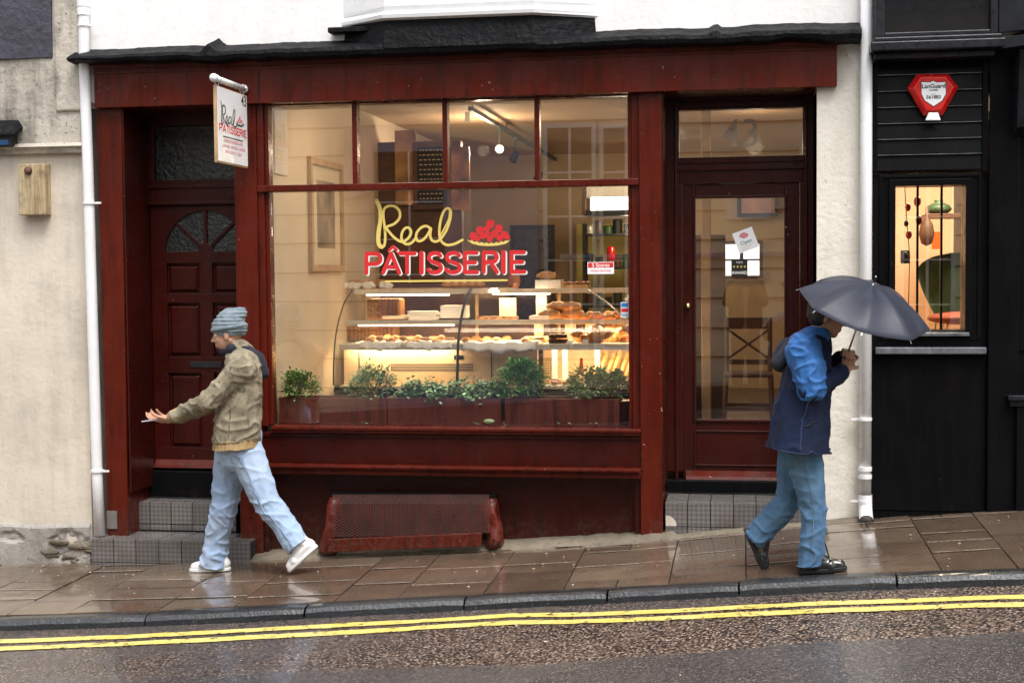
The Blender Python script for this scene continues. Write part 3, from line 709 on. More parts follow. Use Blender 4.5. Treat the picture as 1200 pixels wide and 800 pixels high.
# ------------------ room behind the window
IX0, IX1, IY1, IC, IF = -3.22, .62, 7.5, 1.40, -1.36
side = M_plaster2
sp(MB().box(IX0-.1, IX0, .14, IY1, IF, IC), 'interior_wall', side)
sp(MB().box(IX1, IX1+.1, DY+.095, IY1, IF, IC), 'interior_wall', M_plaster)
sp(MB().box(IX0-.1, IX1+.1, IY1, IY1+.1, IF, IC), 'interior_wall', M_plaster)
sp(MB().box(IX0-.1, IX1+.1, .301, IY1+.1, IC, IC+.1), 'shop_ceiling', M_ceil)
sp(MB().box(IX0-.1, xp[750]-.01, .21, .53, IF-.1, IF).box(IX0-.1, IX1+.1, .531, IY1+.1, IF-.1, IF), 'shop_floor', M_floorin)
sp(MB().box(xp[750], xp[776]-.001, .401, .75, IF, IC), 'interior_wall', M_plaster)
sp(MB().box(X(316,300,.2)-.0, xp[750], .141, .30, wz1, 1.399), 'window_head', M_plaster)
# pipes on the front are things. painted number on the fanlight
n4 = P(868, 158, DY+.036); text('door_number', '43', .26, n4, FR, M_greyl, SB, .002)
# lettering painted on the window
def fm(px, py): return P(px, py, gy-.0005)
LP = bpy.data.objects['glass_pane.004'] if 'glass_pane.004' in bpy.data.objects else None
letters = {
 'P': [[(0,0),(0,1)],[(0,1),(.5,1),(.72,.93),(.8,.77),(.75,.58),(.55,.48),(0,.46)]],
 'A': [[(0,0),(.45,1),(.9,0)],[(.2,.3),(.7,.3)]],
 'T': [[(0,1),(.9,1)],[(.45,1),(.45,0)]],
 'I': [[(0,0),(0,1)]],
 'S': [[(.72,.86),(.6,.97),(.36,1.0),(.12,.92),(.04,.76),(.14,.6),(.4,.5),(.66,.4),(.76,.24),(.66,.07),(.4,0),(.15,.03),(0,.14)]],
 'E': [[(.7,1),(0,1),(0,0),(.72,0)],[(0,.5),(.6,.5)]],
 'R': [[(0,0),(0,1)],[(0,1),(.5,1),(.7,.93),(.76,.77),(.7,.6),(.5,.52),(0,.5)],[(.4,.5),(.78,0)]]}
spec = [('P',429.5,446),('A',449,468),('T',468.5,486),('I',494,494),('S',502,517),('S',523,539),('E',545,559),('R',567,582.5),('I',590,590),('E',599.5,614.5)]
wmax = {'P':.8,'A':.9,'T':.9,'I':1,'S':.76,'E':.72,'R':.78}
ids = Matrix.Identity(3)
for lay, (mat, dx, dy, w, off) in enumerate(((M_wl, 1.3, 1.0, .030, 0), (M_redl, 0, 0, .027, -.003))):
    mb = MB()
    for ch, a, b in spec:
        yb = 321-(a-428)*.008; yt = 297-(a-428)*.010
        for st in letters[ch]:
            pts = []
            for u, v in st:
                px = a+(b-a)*u/wmax[ch]+dx-(.9 if lay == 0 else 0)*0; py = yb-1.3+(yt+1.5-yb)*v+dy
                q = P(px, py, gy); pts.append((q.x, q.z))
            if ch in 'SRP' and len(pts) > 4: pts = spline(pts, 4)
            stroke(mb, pts, w if ch != 'I' else w*1.15, lambda a_, b_: Vector((a_, gy-.0006+off*.5, b_)), (0, -1, 0), .001)
    hat = [P(px, py, gy) for px, py in ((456, 293.5), (460.5, 289), (465, 293))]
    stroke(mb, [(h.x+dx*.005, h.z-dy*.005) for h in hat], w*.7, lambda a_, b_: Vector((a_, gy-.0006+off*.5, b_)), (0, -1, 0), .001)
    sp(mb, 'patisserie_lettering', mat)
K = 4.446
def cr(x, y): q = P(380+x/K, 220+y/K, gy); return (q.x, q.z)
real = [
 [(272,62),(288,95),(294,130),(290,170),(280,220),(277,270),(284,302),(300,312),(314,296),(318,255),(314,200),(308,150),(312,112),(335,96),(368,98),(392,122),(392,158),(365,188),(325,206),(340,232),(368,262),(398,280),(422,276),(446,252),(452,226),(438,208),(418,214),(404,240),(404,270),(422,292),(450,290),(480,262)],
 [(556,216),(535,200),(508,206),(484,232),(478,262),(492,278),(516,270),(540,242),(556,212),(552,244),(560,272),(584,280),(610,262),(636,222),(654,172),(660,128),(648,108),(628,116),(612,150),(602,196),(600,244),(612,280),(640,298),(680,292),(720,272)]]
mb = MB()
for st in real: stroke(mb, [cr(*p) for p in spline(st, 5)], .017, lambda a_, b_: Vector((a_, gy-.0006, b_)), (0, -1, 0), .001)
stroke(mb, [cr(*p) for p in spline([(274,70),(290,110),(292,170),(284,240),(284,290),(298,306)], 5)], .026, lambda a_, b_: Vector((a_, gy-.0008, b_)), (0, -1, 0), .001)
stroke(mb, [cr(*p) for p in spline([(654,120),(648,165),(624,215),(604,250)], 5)], .010, lambda a_, b_: Vector((a_, gy-.0008, b_)), (0, -1, 0), .001)
a, b = P(452, 329.6, gy), P(594, 328.3, gy); stroke(mb, [(a.x, a.z), (b.x, b.z)], .013, lambda a_, b_: Vector((a_, gy-.0006, b_)), (0, -1, 0), .001)
dish = [(744,268)]+[(744+i*228/18, 268+(6 if i % 2 else -1)+18*math.sin(math.pi*i/18)) for i in range(1, 18)]+[(972,266)]
low = [(965,278),(945,292),(905,301),(858,304),(810,301),(772,292),(752,279)]
q = [cr(*p) for p in dish+low]; mb.prism([(a, gy-.0006, b) for a, b in q], (0, -.001, 0))
sp(mb, 'gold_lettering', M_gold)
mb = MB(); 
for cx_, cy_, r in ((778,253,20),(812,222,20),(848,214,15),(866,188,21),(910,212,19),(888,240,19),(850,244,14),(826,250,16),(938,246,19),(915,262,16),(862,266,15),(800,266,12),(955,258,12)):
    c = cr(cx_, cy_); rr = r/K*.0062; mb.prism([(c[0]+rr*math.cos(k*.45)*(1+.1*math.sin(k*2.3)), gy-.0009-random.random()*.0006, c[1]+rr*math.sin(k*.45)) for k in range(14)], (0, -.001, 0))
sp(mb, 'berry_emblem', M_redl)
# ================================================================== LEFT NEIGHBOUR
LB = thing('left_building', 'tan rendered house wall with flaking grey plinth beside the red shopfront', 'building', (-6, 0, -2.05))
def lp(mb, name, mat, bevel=0, parent=None, **k): return mb.build(name, mat, parent or LB, bevel, **k)
lx = X(104, 400)-.005; zl = Z(60, 175, -.0)
def wall_grid(x0, x1, z0, z1, y, amp, nx, nz, fz_=None, sc=1.5):
    mb = MB(); V = {}
    for i in range(nx+1):
        for j in range(nz+1):
            xx = x0+(x1-x0)*i/nx; lo = fz_(xx) if fz_ else z0; zz = lo+(z1-lo)*j/nz
            V[i, j] = mb.bm.verts.new((xx, y+amp*(noise.noise(Vector((xx*sc, zz*sc, 4)))+.4*noise.noise(Vector((xx*sc*5, zz*sc*5, 4)))), zz))
    for i in range(nx):
        for j in range(nz): mb.bm.faces.new((V[i, j], V[i+1, j], V[i+1, j+1], V[i, j+1]))
    return mb
lp(MB().box(-13, lx, .03, .3, -2.7, 5), 'inner_wall', M_tan)
lp(wall_grid(-13, lx, 0, zl-.02, 0, .006, 120, 60, lambda x: -2.6), 'wall', M_tan, smooth=True)
# upper masonry, a little proud, with a pilaster and a dark panel
lp(wall_grid(-13, X(96,120), zl+.04, 5, -.028, .012, 150, 70, None, 2.4), 'upper_masonry', M_stone, smooth=True)
pr = rect(0, 0, 61, 69, -.035)
lp(MB().box(-6.6, pr[1], -.045, -.0, pr[2], 2.6), 'dark_panel', M_navy, .004)
lp(MB().box(X(63,40,-.05), X(93,40,-.05), -.052, -.01, Z(80,130,-.05), 4.9), 'stone_pilaster', M_stone, .012)
mb = MB(); rings = []
for xx in lin(-13, X(96,176,-.08), 120):
    j = .008*noise.noise(Vector((xx*7, 0, 0))); 
    rings.append([(xx, .0, zl+.045), (xx, -.07+j, zl+.035+j*.4), (xx, -.085+j, zl+.012), (xx, -.055, zl-.006+j), (xx, -.045, zl-.03), (xx, .0, zl-.034)])
lp(mb.loft(rings), 'string_course', M_stone, smooth=False)
# plinth with broken plaster
pz = lambda x: G(x)+.30
lp(wall_grid(-13, lx-.03, 0, 0, -.02, .008, 150, 10, lambda x: -2.6, 3), 'plinth_core', M_cement) if False else None
mb = MB(); V = {}; nx, nz = 230, 26
for i in range(nx+1):
    xx = -9+(lx-.01+9)*i/nx
    for j in range(nz+1):
        t = j/nz; zz = G(xx)-.06+t*(.34+.02*noise.noise(Vector((xx*3, 0, 0))))
        hole = math.exp(-(((xx-(lx-.17))/.17)**2+((zz-(G(xx)+.12))/.12)**2)**1.5)+.8*math.exp(-(((xx-(lx-.60))/.14)**2+((zz-(G(xx)+.19))/.05)**2))
        hole = max(0, min(1, (hole+.35*noise.noise(Vector((xx*14, zz*14, 2)))-.35)*3))
        lump = noise.noise(Vector((xx*16, zz*20, 1)))*.02*hole
        V[i, j] = mb.bm.verts.new((xx, -.022*(1-max(0, t-.93)/.07)+.022*hole+lump+.003*noise.noise(Vector((xx*8, zz*8, 7))), zz))
for i in range(nx):
    for j in range(nz): mb.bm.faces.new((V[i, j], V[i+1, j], V[i+1, j+1], V[i, j+1]))
lp(mb, 'plinth', M_cement)
mb = MB(); rk = random.Random(5)
for k in range(16):
    xx = lx-.33+.34*rk.random(); zz = G(xx)+.01+.15*rk.random(); mb.ball((xx, -.012, zz), rk.uniform(.018, .05), 2, (1.5, .5, .6))
for v in mb.bm.verts: v.co += Vector(noise.noise_vector(v.co*22))*.010
lp(mb, 'exposed_rubble', M_rub)
# timber block with bolt; lamp bracket at the picture edge
tb = thing('timber_block', 'pale weathered timber block bolted to tan wall under the stone ledge', 'block', P(36, 250, -.05))
r = rect(21.5, 192, 52.5, 252, -.09); MB().box(r[0], r[1], -.09, .0, r[2], r[3]).build('block', M_wood, tb, .006)
b = P(32.5, 200, -.1); MB().lathe((b.x, 0, b.z), [(.0, -.115), (.022, -.112), (.028, -.10), (.028, -.0905)], 14, 'y').build('bolt', M_rust, tb, smooth=True)
wl_ = thing('wall_lamp', 'dark hooded lantern with blue underside fixed high on the stained wall', 'lamp', P(5, 175, -.15))
c = P(-4, 150, -.14)
MB().loft([[(c.x+dx*s_, -.02, c.z+.02+h) for dx in (-.14, .14)]+[(c.x+dx*s_, -.02-.14*s_, c.z-.0+h-.04) for dx in (.14, -.14)] for s_, h in ((.75, .05), (1, .0), (.98, -.02))]).build('hood', M_lead, wl_, .006)
MB().box(c.x-.11, c.x+.095, -.13, -.02, c.z-.13, c.z-.045).build('lantern_body', M_dark, wl_, .01)
MB().box(c.x-.10, c.x+.085, -.145, -.131, c.z-.12, c.z-.085).build('blue_panel', simple('blue_enamel', (.01,.05,.16), .3), wl_, .003)
# ================================================================== RIGHT NEIGHBOUR
RB = thing('black_building', 'black painted timber shopfront with warm lit narrow window', 'building', (2.4, 0, -1.55))
def bp(mb, name, mat=M_black, bevel=0, parent=None, **k): return mb.build(name, mat, parent or RB, bevel, **k)
bx0 = X(1021.5, 400); w = rect(1049, 217.5, 1131, 387, .0); o2 = rect(1027, 204, 1156, 396, 0)
bx1 = 9.0
wz_ = Z(1090, 396, 0)
bp(MB().box(bx0, bx1, .002, .25, -2.2, wz_-.08), 'lower_wall')
bp(MB().box(bx0, X(1155,500), -.006, .0015, G(1.2)+.02, wz_-.12), 'lower_panel', M_black, .004)
mb = MB(); frame(mb, (bx0, X(1157,300), wz_-.0795, Z(1090,203)), w, .0, .2); bp(mb, 'window_surround', M_black)
mb = MB(); frame(mb, (w[0]-.04, w[1]+.04, w[2]-.04, w[3]+.04), w, -.018, -.0005); frame(mb, (w[0]-.10, w[1]+.10, w[2]-.055, w[3]+.07), (w[0]-.075, w[1]+.075, w[2]-.05, w[3]+.05), -.010, -.0006); wfr = bp(mb, 'window_frame', M_black, .004)
bp(MB().box(w[0]+.001, w[1]-.001, .06, .065, w[2]+.001, w[3]-.001), 'glass_pane', M_glass, 0, wfr)
for k in (1075, 1103): bp(MB().box(X(k,300,.08)-.007, X(k,300,.08)+.007, .07, .09, w[2]+.001, w[3]-.001), 'glazing_bar', M_black, 0, wfr)
s1 = rect(1045, 389.5, 1136, 393, -.03); bp(MB().box(s1[0], s1[1], -.035, .0, s1[2]-.005, s1[3]), 'window_bead', M_blkglint, .004)
s2 = rect(1026, 406, 1156, 413, -.06); bp(MB().box(s2[0], s2[1], -.07, .0, s2[2]-.01, s2[3]-.005), 'window_ledge', M_blkglint, .006)
# weatherboards
x1w = X(1154,150); ztop = Z(1090, 62, 0); zbot = Z(1090,202,0)
bp(MB().box(bx0, X(1157,150), .02, .25, zbot+.001, ztop), 'upper_wall')
mb = MB(); lines = [68, 88, 107, 126, 145, 163.5, 182, 201]
for a, b in zip(lines, lines[1:]):
    za, zb_ = Z(1090, a, -.02), Z(1090, b, -.02)
    mb.prism([(bx0+.03, .019, za), (bx0+.03, -.004, za), (bx0+.03, -.020, zb_+.012), (bx0+.03, -.014, zb_+.003), (bx0+.03, .019, zb_+.003)], (x1w-bx0-.05, 0, 0))
nf = len(mb.bm.faces)
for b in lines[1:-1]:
    zb_ = Z(1090, b, -.02)+.004; mb.box(bx0+.032, x1w-.022, -.0225, -.0135, zb_, zb_+.0045)  # pale strip paints the sky highlight along each board edge
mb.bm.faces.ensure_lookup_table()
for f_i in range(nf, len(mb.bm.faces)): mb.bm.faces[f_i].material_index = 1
wbo = bp(mb, 'weatherboards', M_black); wbo.data.materials.append(M_blkglint)
bp(MB().box(bx0, bx0+.029, -.03, .019, zbot, ztop), 'corner_board', M_black, .003); bp(MB().box(X(1154,150)-.018, X(1157,150), -.03, .019, zbot, ztop), 'corner_board', M_black, .003)
pz1 = Z(1172, 58); bp(MB().box(X(1157,300)+.001, X(1193,300), -.05, .25, -2.2, pz1), 'pilaster', M_black, .006)
bp(MB().box(X(1193,300)+.001, bx1, -.01, .25, wz_-.0795, 3), 'upper_wall')
# projecting bracket and ledge at the frame edge
mb = MB(); cx_ = X(1193, 110, -.2)
mb.prism([(cx_, -.051, Z(1190,160,-.1)), (cx_, -.17, Z(1190,150,-.1)), (cx_, -.22, Z(1190,90,-.1)), (cx_, -.26, Z(1190,62,-.1)), (cx_, -.051, Z(1190,62,-.1))], (.12, 0, 0)); bp(mb, 'bracket', M_blkframe, .006)
zz_ = Z(1190, 463, -.1); bp(MB().box(X(1181,466,-.12), 3.2, -.13, -.0505, zz_-.03, zz_).box(X(1184,466,-.1), 3.2, -.1, -.0505, zz_-.07, zz_-.031), 'side_ledge', M_blkframe, .005)
bp(MB().box(X(1189,550,-.03), 3.2, -.09, -.0508, -2.1, zz_-.072), 'side_panel', M_black, .004)
# oriel window above
zo1 = Z(1090, 57, -.2); zo0 = Z(1090, 48, -.2)
ox0, ox1 = X(1024, 50, -.2), X(1168, 50, -.2)
bp(MB().box(ox0-.02, ox1+.05, -.24, .3, zo1-.01, zo0).box(ox0, ox1+.03, -.215, .3, zo0+.0, zo0+.03).box(ox0+.005, ox1, -.16, .3, zo1-.05, zo1-.011), 'oriel_sill', M_blkframe, .008)
mb = MB(); frame(mb, (ox0+.01, ox1+.01, zo0+.031, zo0+1.5), (ox0+.065, ox1-.035, zo0+.06, zo0+1.4), -.19, -.12); orf = bp(mb, 'oriel_frame', M_blkframe, .006)
bp(MB().box(ox0+.06, ox1-.03, -.15, -.145, zo0+.055, zo0+1.41), 'oriel_pane', M_dglass, 0, orf)
bp(MB().box(ox0+.02, bx1, -.118, .3, zo0+.031, zo0+3.5), 'oriel_body', M_black)
bp(MB().prism([(ox1+.0105, -.19, zo0+.031), (ox1+.35, -.42, zo0+.031), (ox1+.40, -.42, zo0+.031), (ox1+.06, -.12, zo0+.031)], (0, 0, 1.5)).prism([(ox1+.02, -.22, zo1-.02), (ox1+.36, -.48, zo1-.02), (ox1+.46, -.42, zo1-.02), (ox1+.08, -.12, zo1-.02)], (0, 0, .07)), 'oriel_cheek', M_blkframe, .006)
# room behind the narrow window
orange = simple('apricot_wall', (.80,.60,.43), .7, 0, .06, 3, .05)
rx0, rx1, ry1, rz0, rz1 = X(1021.5,300)+.03, 2.3, 2.6, -1.35, 1.2
bp(MB().box(rx0-.02, rx0, .201, ry1, rz0, rz1).box(rx1, rx1+.05, .251, ry1, rz0, rz1).box(rx0, rx1, ry1, ry1+.05, rz0, rz1), 'interior_wall', orange)
bp(MB().box(rx0, rx1, .201, ry1, rz1, rz1+.05), 'interior_ceiling', M_ceil); bp(MB().box(rx0, rx1, .251, ry1, rz0-.05, rz0), 'interior_floor', M_pale)
# green shell chair on wire legs
gc = X(1124, 340, 1.1); sz = Z(1118, 372, 1.1)
ch = thing('shell_chair', 'green upholstered shell chair on wire legs behind the narrow window', 'chair', (gc, 1.1, rz0))
M_green = simple('green_upholstery', (.05,.12,.045), .7, 0, .15, 8, .3, 60)
rings = []
tz = Z(1118, 296, 1.1); wch = .26
mb = MB(); outl = []
for k in range(21):
    u = k/20; z_ = sz-.02+(tz-sz+.02)*u; hw = wch*(.62+.5*math.sin(min(1, u*1.25)*math.pi/2)**1.2)*(1 if u < .72 else math.sqrt(max(.02, 1-((u-.72)/.285)**2)))
    rings.append([(gc+hw*math.sin(a), 1.16+.03-.13*math.cos(a)*0-.16*(1-math.cos(a))+.05*u, z_) for a in [R(-90+180*q/12) for q in range(13)]]+[(gc+(hw-.02)*math.sin(a), 1.16+.07-.16*(1-math.cos(a))+.05*u, z_) for a in [R(90-180*q/12) for q in range(13)]])
mb.loft(rings).build('backrest', M_green, ch, smooth=True)
MB().ball((gc, .98, sz), 1, 3, (wch*.9, .26, .045)).build('seat', simple('rust_seat_cushion', (.30,.06,.02), .7), ch, smooth=True)
lz = rz0; 
for sx in (-1, 1):
    for sy in (-1, 1):
        MB().tube([(gc+sx*.10, 1.0+sy*.1, sz-.03), (gc+sx*.24, 1.0+sy*.22, sz-.55)], .006, 8).build('leg', M_metal, ch)
        MB().tube([(gc+sx*.17, 1.0+sy*.0, sz-.03), (gc+sx*.24, 1.0+sy*.22, sz-.55)], .006, 8).build('leg', M_metal, ch)
ch.location = ch.location
# plinth the chair stands on
tag(MB().box(gc-.5, gc+.5, .5, 1.5, rz0+.001, sz-.555).build('display_plinth', M_pale, None, .01), 'pale low platform under the green chair', 'platform')
# shelf and ornaments
sh = thing('wall_shelf', 'dark floating shelf with ornaments above the green chair', 'shelf', (X(1100, 256, 1.9), 1.9, Z(1100, 256, 1.9)))
q = rect(1083, 251, 1122, 256, 1.9); MB().box(q[0], q[1]+.2, 1.75, 2.1, q[2], q[3]).build('board', M_brown, sh, .003)
MB().box(q[1]+.0, q[1]+.02, 1.76, 2.1, q[2]-.30, q[3]+.30).build('bracket', M_dark, sh)
v = P(1100, 250, 1.9); tag(MB().lathe(v, [(.0, 0), (.07, .0), (.10, .03), (.08, .06), (.03, .08), (.035, .10), (0, .1)], 16).build('bowl', simple('verdigris', (.05,.10,.05), .4), None, smooth=True), 'small dark green bowl standing on the floating shelf', 'bowl')
v = P(1086, 268, 1.7); tag(MB().lathe(v, [(0, -.13), (.04, -.11), (.058, -.04), (.045, .03), (.012, .09), (.008, .16), (0, .16)], 16).build('hanging_bag', simple('bag_leather', (.10,.05,.025), .5), None, smooth=True), 'brown pear shaped bag hanging below the shelf', 'bag')
v = P(1097, 281, 1.8); tag(MB().box(v.x-.03, v.x+.04, 1.8, 1.82, v.z-.07, v.z+.06).build('greeting_card', simple('orange_card', (.75,.13,.02), .5), None), 'small orange card propped beside the brown bag', 'card')
gar = thing('bead_garland', 'string of red and dark beads hanging at the left of the narrow window', 'garland', P(1063, 220, .5))
MB().tube([P(1060,215,.5), P(1062,250,.5), P(1066,300,.5), P(1064,380,.5)], .003, 6).build('string', M_dark, gar)
for px, py, s_, mt in ((1064,243,.020,'r'),(1062,262,.016,'k'),(1065,275,.022,'r'),(1075,236,.026,'r'),(1077,258,.024,'r'),(1061,300,.022,'k')):
    v = P(px, py, .5); MB().ball(v, s_, 2, (1, 1, 1.4)).build('bead', M_jam if mt == 'r' else M_dark, gar, smooth=True)
v = P(1061, 300, .55); tag(MB().box(v.x-.03, v.x+.03, .55, .58, v.z-.05, v.z+.04).build('dark_pouch', M_dark, None, .008), 'little black pouch hanging against the apricot wall', 'pouch')
# wall alarm box
al = thing('alarm_box', 'red diamond shaped burglar alarm box with white shield on black weatherboards', 'alarm', P(1093, 142, -.06))
oc = [(1063,104),(1074,87.5),(1111,87.5),(1122.5,103),(1104,136),(1082,136)]
cc = P(1092.5, 108, -.03)
def sc(p, s_, Y): q = P(p[0], p[1], -.03); return Vector((cc.x+(q.x-cc.x)*s_, Y, cc.z+(q.z-cc.z)*s_))
MB().loft([[sc(p, 1, -.022) for p in oc], [sc(p, 1, -.05) for p in oc], [sc(p, .78, -.085) for p in oc], [sc(p, .70, -.085) for p in oc]]).build('alarm_case', M_alarm, al, .003)
shd = [(1080,96.5),(1090,96.8),(1093.5,95),(1097,96.8),(1108,96.5),(1108.3,110),(1104,118),(1094,124.5),(1084,118),(1080,110)]
MB().prism([P(a, b, -.0862) for a, b in [(1094+(x_-1094)*1.06, 109+(y_-109)*1.07) for x_, y_ in shd]], (0,-.0006,0)).build('shield_outline', M_blkl, al)
MB().prism([P(a, b, -.0870) for a, b in shd], (0,-.0008,0)).build('shield', M_signw, al)
text('alarm_lettering', 'LanGuard', .036, P(1094, 101.3, -.0886), FR, M_blkl, al, .0007)
text('alarm_lettering', 'ALARMS', .014, P(1094, 105.8, -.0886), FR, M_blkl, al, .0002)
text('alarm_lettering', '561883', .030, P(1094, 114, -.0886), FR, M_blkl, al, .0006)
text('alarm_lettering', 'SERIAL', .010, P(1094, 110.2, -.0886), FR, M_greyl, al, .0001)
st_ = [(1084,141.5),(1088,132.5),(1099,132.5),(1102,141.5)]
MB().prism([P(a, b, -.085) for a, b in st_], (0,-.02,0)).build('strobe', M_signw, al, .003)
# ================================================================== DRAINPIPES
def bracket(mb, c, r, side=1): mb.lathe((c[0], c[1], c[2]), [(r, -.008), (r+.008, -.008), (r+.008, .008), (r, .008)], 20); mb.box(c[0]+side*(r+.004), c[0]+side*(r+.05), c[1]-.006, c[1]+.006, c[2]-.007, c[2]+.007); return mb
pl_ = thing('drainpipe', 'white plastic downpipe running through the canopy beside tan wall', 'drainpipe', P(117, 627, -.07))
a, b, c_ = P(96, -60, -.055), P(98.5, 72, -.055), P(117, 627, -.055)
MB().tube([a, P(98,20,-.055), b, P(103,200,-.055), P(109,400,-.055), P(114,560,-.055), c_], .037, 20).build('pipe', M_plast, pl_, smooth=True)
for py, pxx in ((30, 98.3), (238, 104.5), (551.5, 114)):
    q = P(pxx, py, -.055); bracket(MB(), q, .037).build('bracket', M_plast, pl_, smooth=False)
MB().lathe(P(97.5, 8, -.055), [(.0375, -.06), (.044, -.06), (.044, -.02), (.04, -.015), (.044, .0), (.044, .05), (.0375, .06)], 20).build('socket', M_plast, pl_, smooth=False)
pr_ = thing('drainpipe', 'white plastic downpipe ending in an open shoe beside the black shopfront', 'drainpipe', P(1013, 612, -.07))
q0 = P(1014, 590, -.06)
MB().tube([(q0.x-.004, -.06, 3.4), (q0.x, -.06, .5), (q0.x, -.06, q0.z)], .037, 20).build('pipe', M_plast, pr_, smooth=True)
e0 = Vector((q0.x, -.06, q0.z))
MB().tube([e0+Vector((0,0,.06)), e0, e0+Vector((0,-.012,-.04)), e0+Vector((0,-.045,-.075)), e0+Vector((0,-.085,-.095))], [.043,.043,.044,.044,.044], 20, cap=False).build('shoe', M_plast, pr_, smooth=True)
MB().tube([e0+Vector((0,-.03,-.065)), e0+Vector((0,-.083,-.094))], [.036,.038], 20).build('shoe_bore', simple('dark_pipe_bore', (.10,.095,.09), .4), pr_, smooth=True)  # dark plug set inside the open mouth of the shoe
for py in (491, 587): bracket(MB(), P(1013.5, py, -.06), .037, -1).build('bracket', M_plast, pr_)
for py in (549, 558): MB().lathe(P(1013.5, py, -.06), [(.037, -.012), (.044, -.012), (.044, .012), (.037, .012)], 20).build('collar', M_plast, pr_)
# ================================================================== HANGING SIGN
sxp = P(290, 104, -.02).x
hs = thing('hanging_sign', 'small white projecting sign with REAL PATISSERIE lettering on a white bar', 'sign', onx(270, 145, sxp))
A = onx(289.5, 103.5, sxp); B = onx(250.5, 93.5, sxp)
zbar = (A.z+B.z)/2; yA, yB = 0.0, B.y
MB().tube([(sxp, -.061, zbar), (sxp, yB+.01, zbar)], .020, 14).ball((sxp, yB, zbar), .028, 2).ball((sxp, -.085, zbar), .028, 2).build('bar', M_plast, hs, smooth=True)
y_o, y_i = onx(252.5, 140, sxp).y, onx(288, 140, sxp).y
z_t = onx(252.5, 98, sxp).z-.01; z_b = onx(252.5, 190, sxp).z
y_i = min(y_i, -.065)
MB().box(sxp-.012, sxp+.008, y_o, y_i, z_b, z_t).build('frame', M_pale, hs, .002)
MB().box(sxp+.0085, sxp+.012, y_o+.012, y_i-.006, z_b+.012, z_t-.006).build('panel', M_signw, hs)
for yy in (y_o+.05, y_i-.05): MB().tube([(sxp-.008, yy, z_t), (sxp-.026, yy, zbar), (sxp, yy, zbar+.024), (sxp+.024, yy, zbar), (sxp+.004, yy, z_t)], .004, 8).build('hook', M_metal, hs)
W_, H_ = y_i-y_o, z_t-z_b
def sm(u, v): return Vector((sxp+.0125, y_o+u*W_, z_b+v*H_))     # u from the street edge to the wall, v up
def sstroke(mb, pts, w): stroke(mb, [(p[0]*W_, p[1]*H_) for p in pts], w, lambda a_, b_: Vector((sxp+.0125, y_o+a_, z_b+b_)), (1,0,0), .0008)
mb = MB()
for st in real: sstroke(mb, spline([(.12+(x_-272)/448*.52, .80-(y_-62)/250*.30) for x_, y_ in st], 4), .010)
sstroke(mb, [(.62,.575),(.68,.555),(.78,.555),(.86,.585)], .012); sstroke(mb, [(.18,.355),(.82,.355)], .007)
mb.build('script_lettering', M_blkl, hs)
text('number_lettering', '43', .10, sm(.88,.90), Matrix.Rotation(R(90),3,'Z') @ FR, M_blkl, hs, .001)
mb = MB(); u = .06
for ch, wd in zip('PATISSERIE', (.085,.1,.085,.012,.08,.08,.075,.085,.012,.075)):
    for st in letters[ch]:
        wm = wmax[ch] if ch != 'I' else 1
        sstroke(mb, [(u+wd*a_/wm, .42+.085*b_) for a_, b_ in st], .0085)
    u += wd+.022
sstroke(mb, [(.15,.52),(.185,.54),(.22,.52)], .006)
mb.build('red_lettering', M_redl, hs); mb = MB()
for a_, b_ in ((.66,.60),(.71,.595),(.76,.60),(.81,.605),(.69,.625),(.74,.63),(.785,.63),(.725,.655),(.745,.67)): mb.ball(sm(a_, b_), .010, 1, (.1, 1, 1))
mb.build('berry_emblem', M_redl, hs)
mb = MB(); rt = random.Random(3)
for vv, u0_, u1_ in ((.29,.2,.8),(.22,.15,.87),(.15,.25,.78)):
    u = u0_
    while u < u1_:
        wd = rt.uniform(.018,.035)
        st = rt.choice([[(0,0),(0,1),(.8,.8),(.8,0)],[(.8,1),(0,.8),(0,.1),(.8,0)],[(0,1),(0,0),(.8,0),(.8,1)],[(0,.5),(.8,.5),(.7,1),(0,.9),(0,0),(.8,.05)]])
        sstroke(mb, [(u+wd*a_, vv+.032*b_) for a_, b_ in st], .0032); u += wd+.014
        if rt.random() < .16: u += .03
mb.build('small_lettering', M_pinkl, hs)
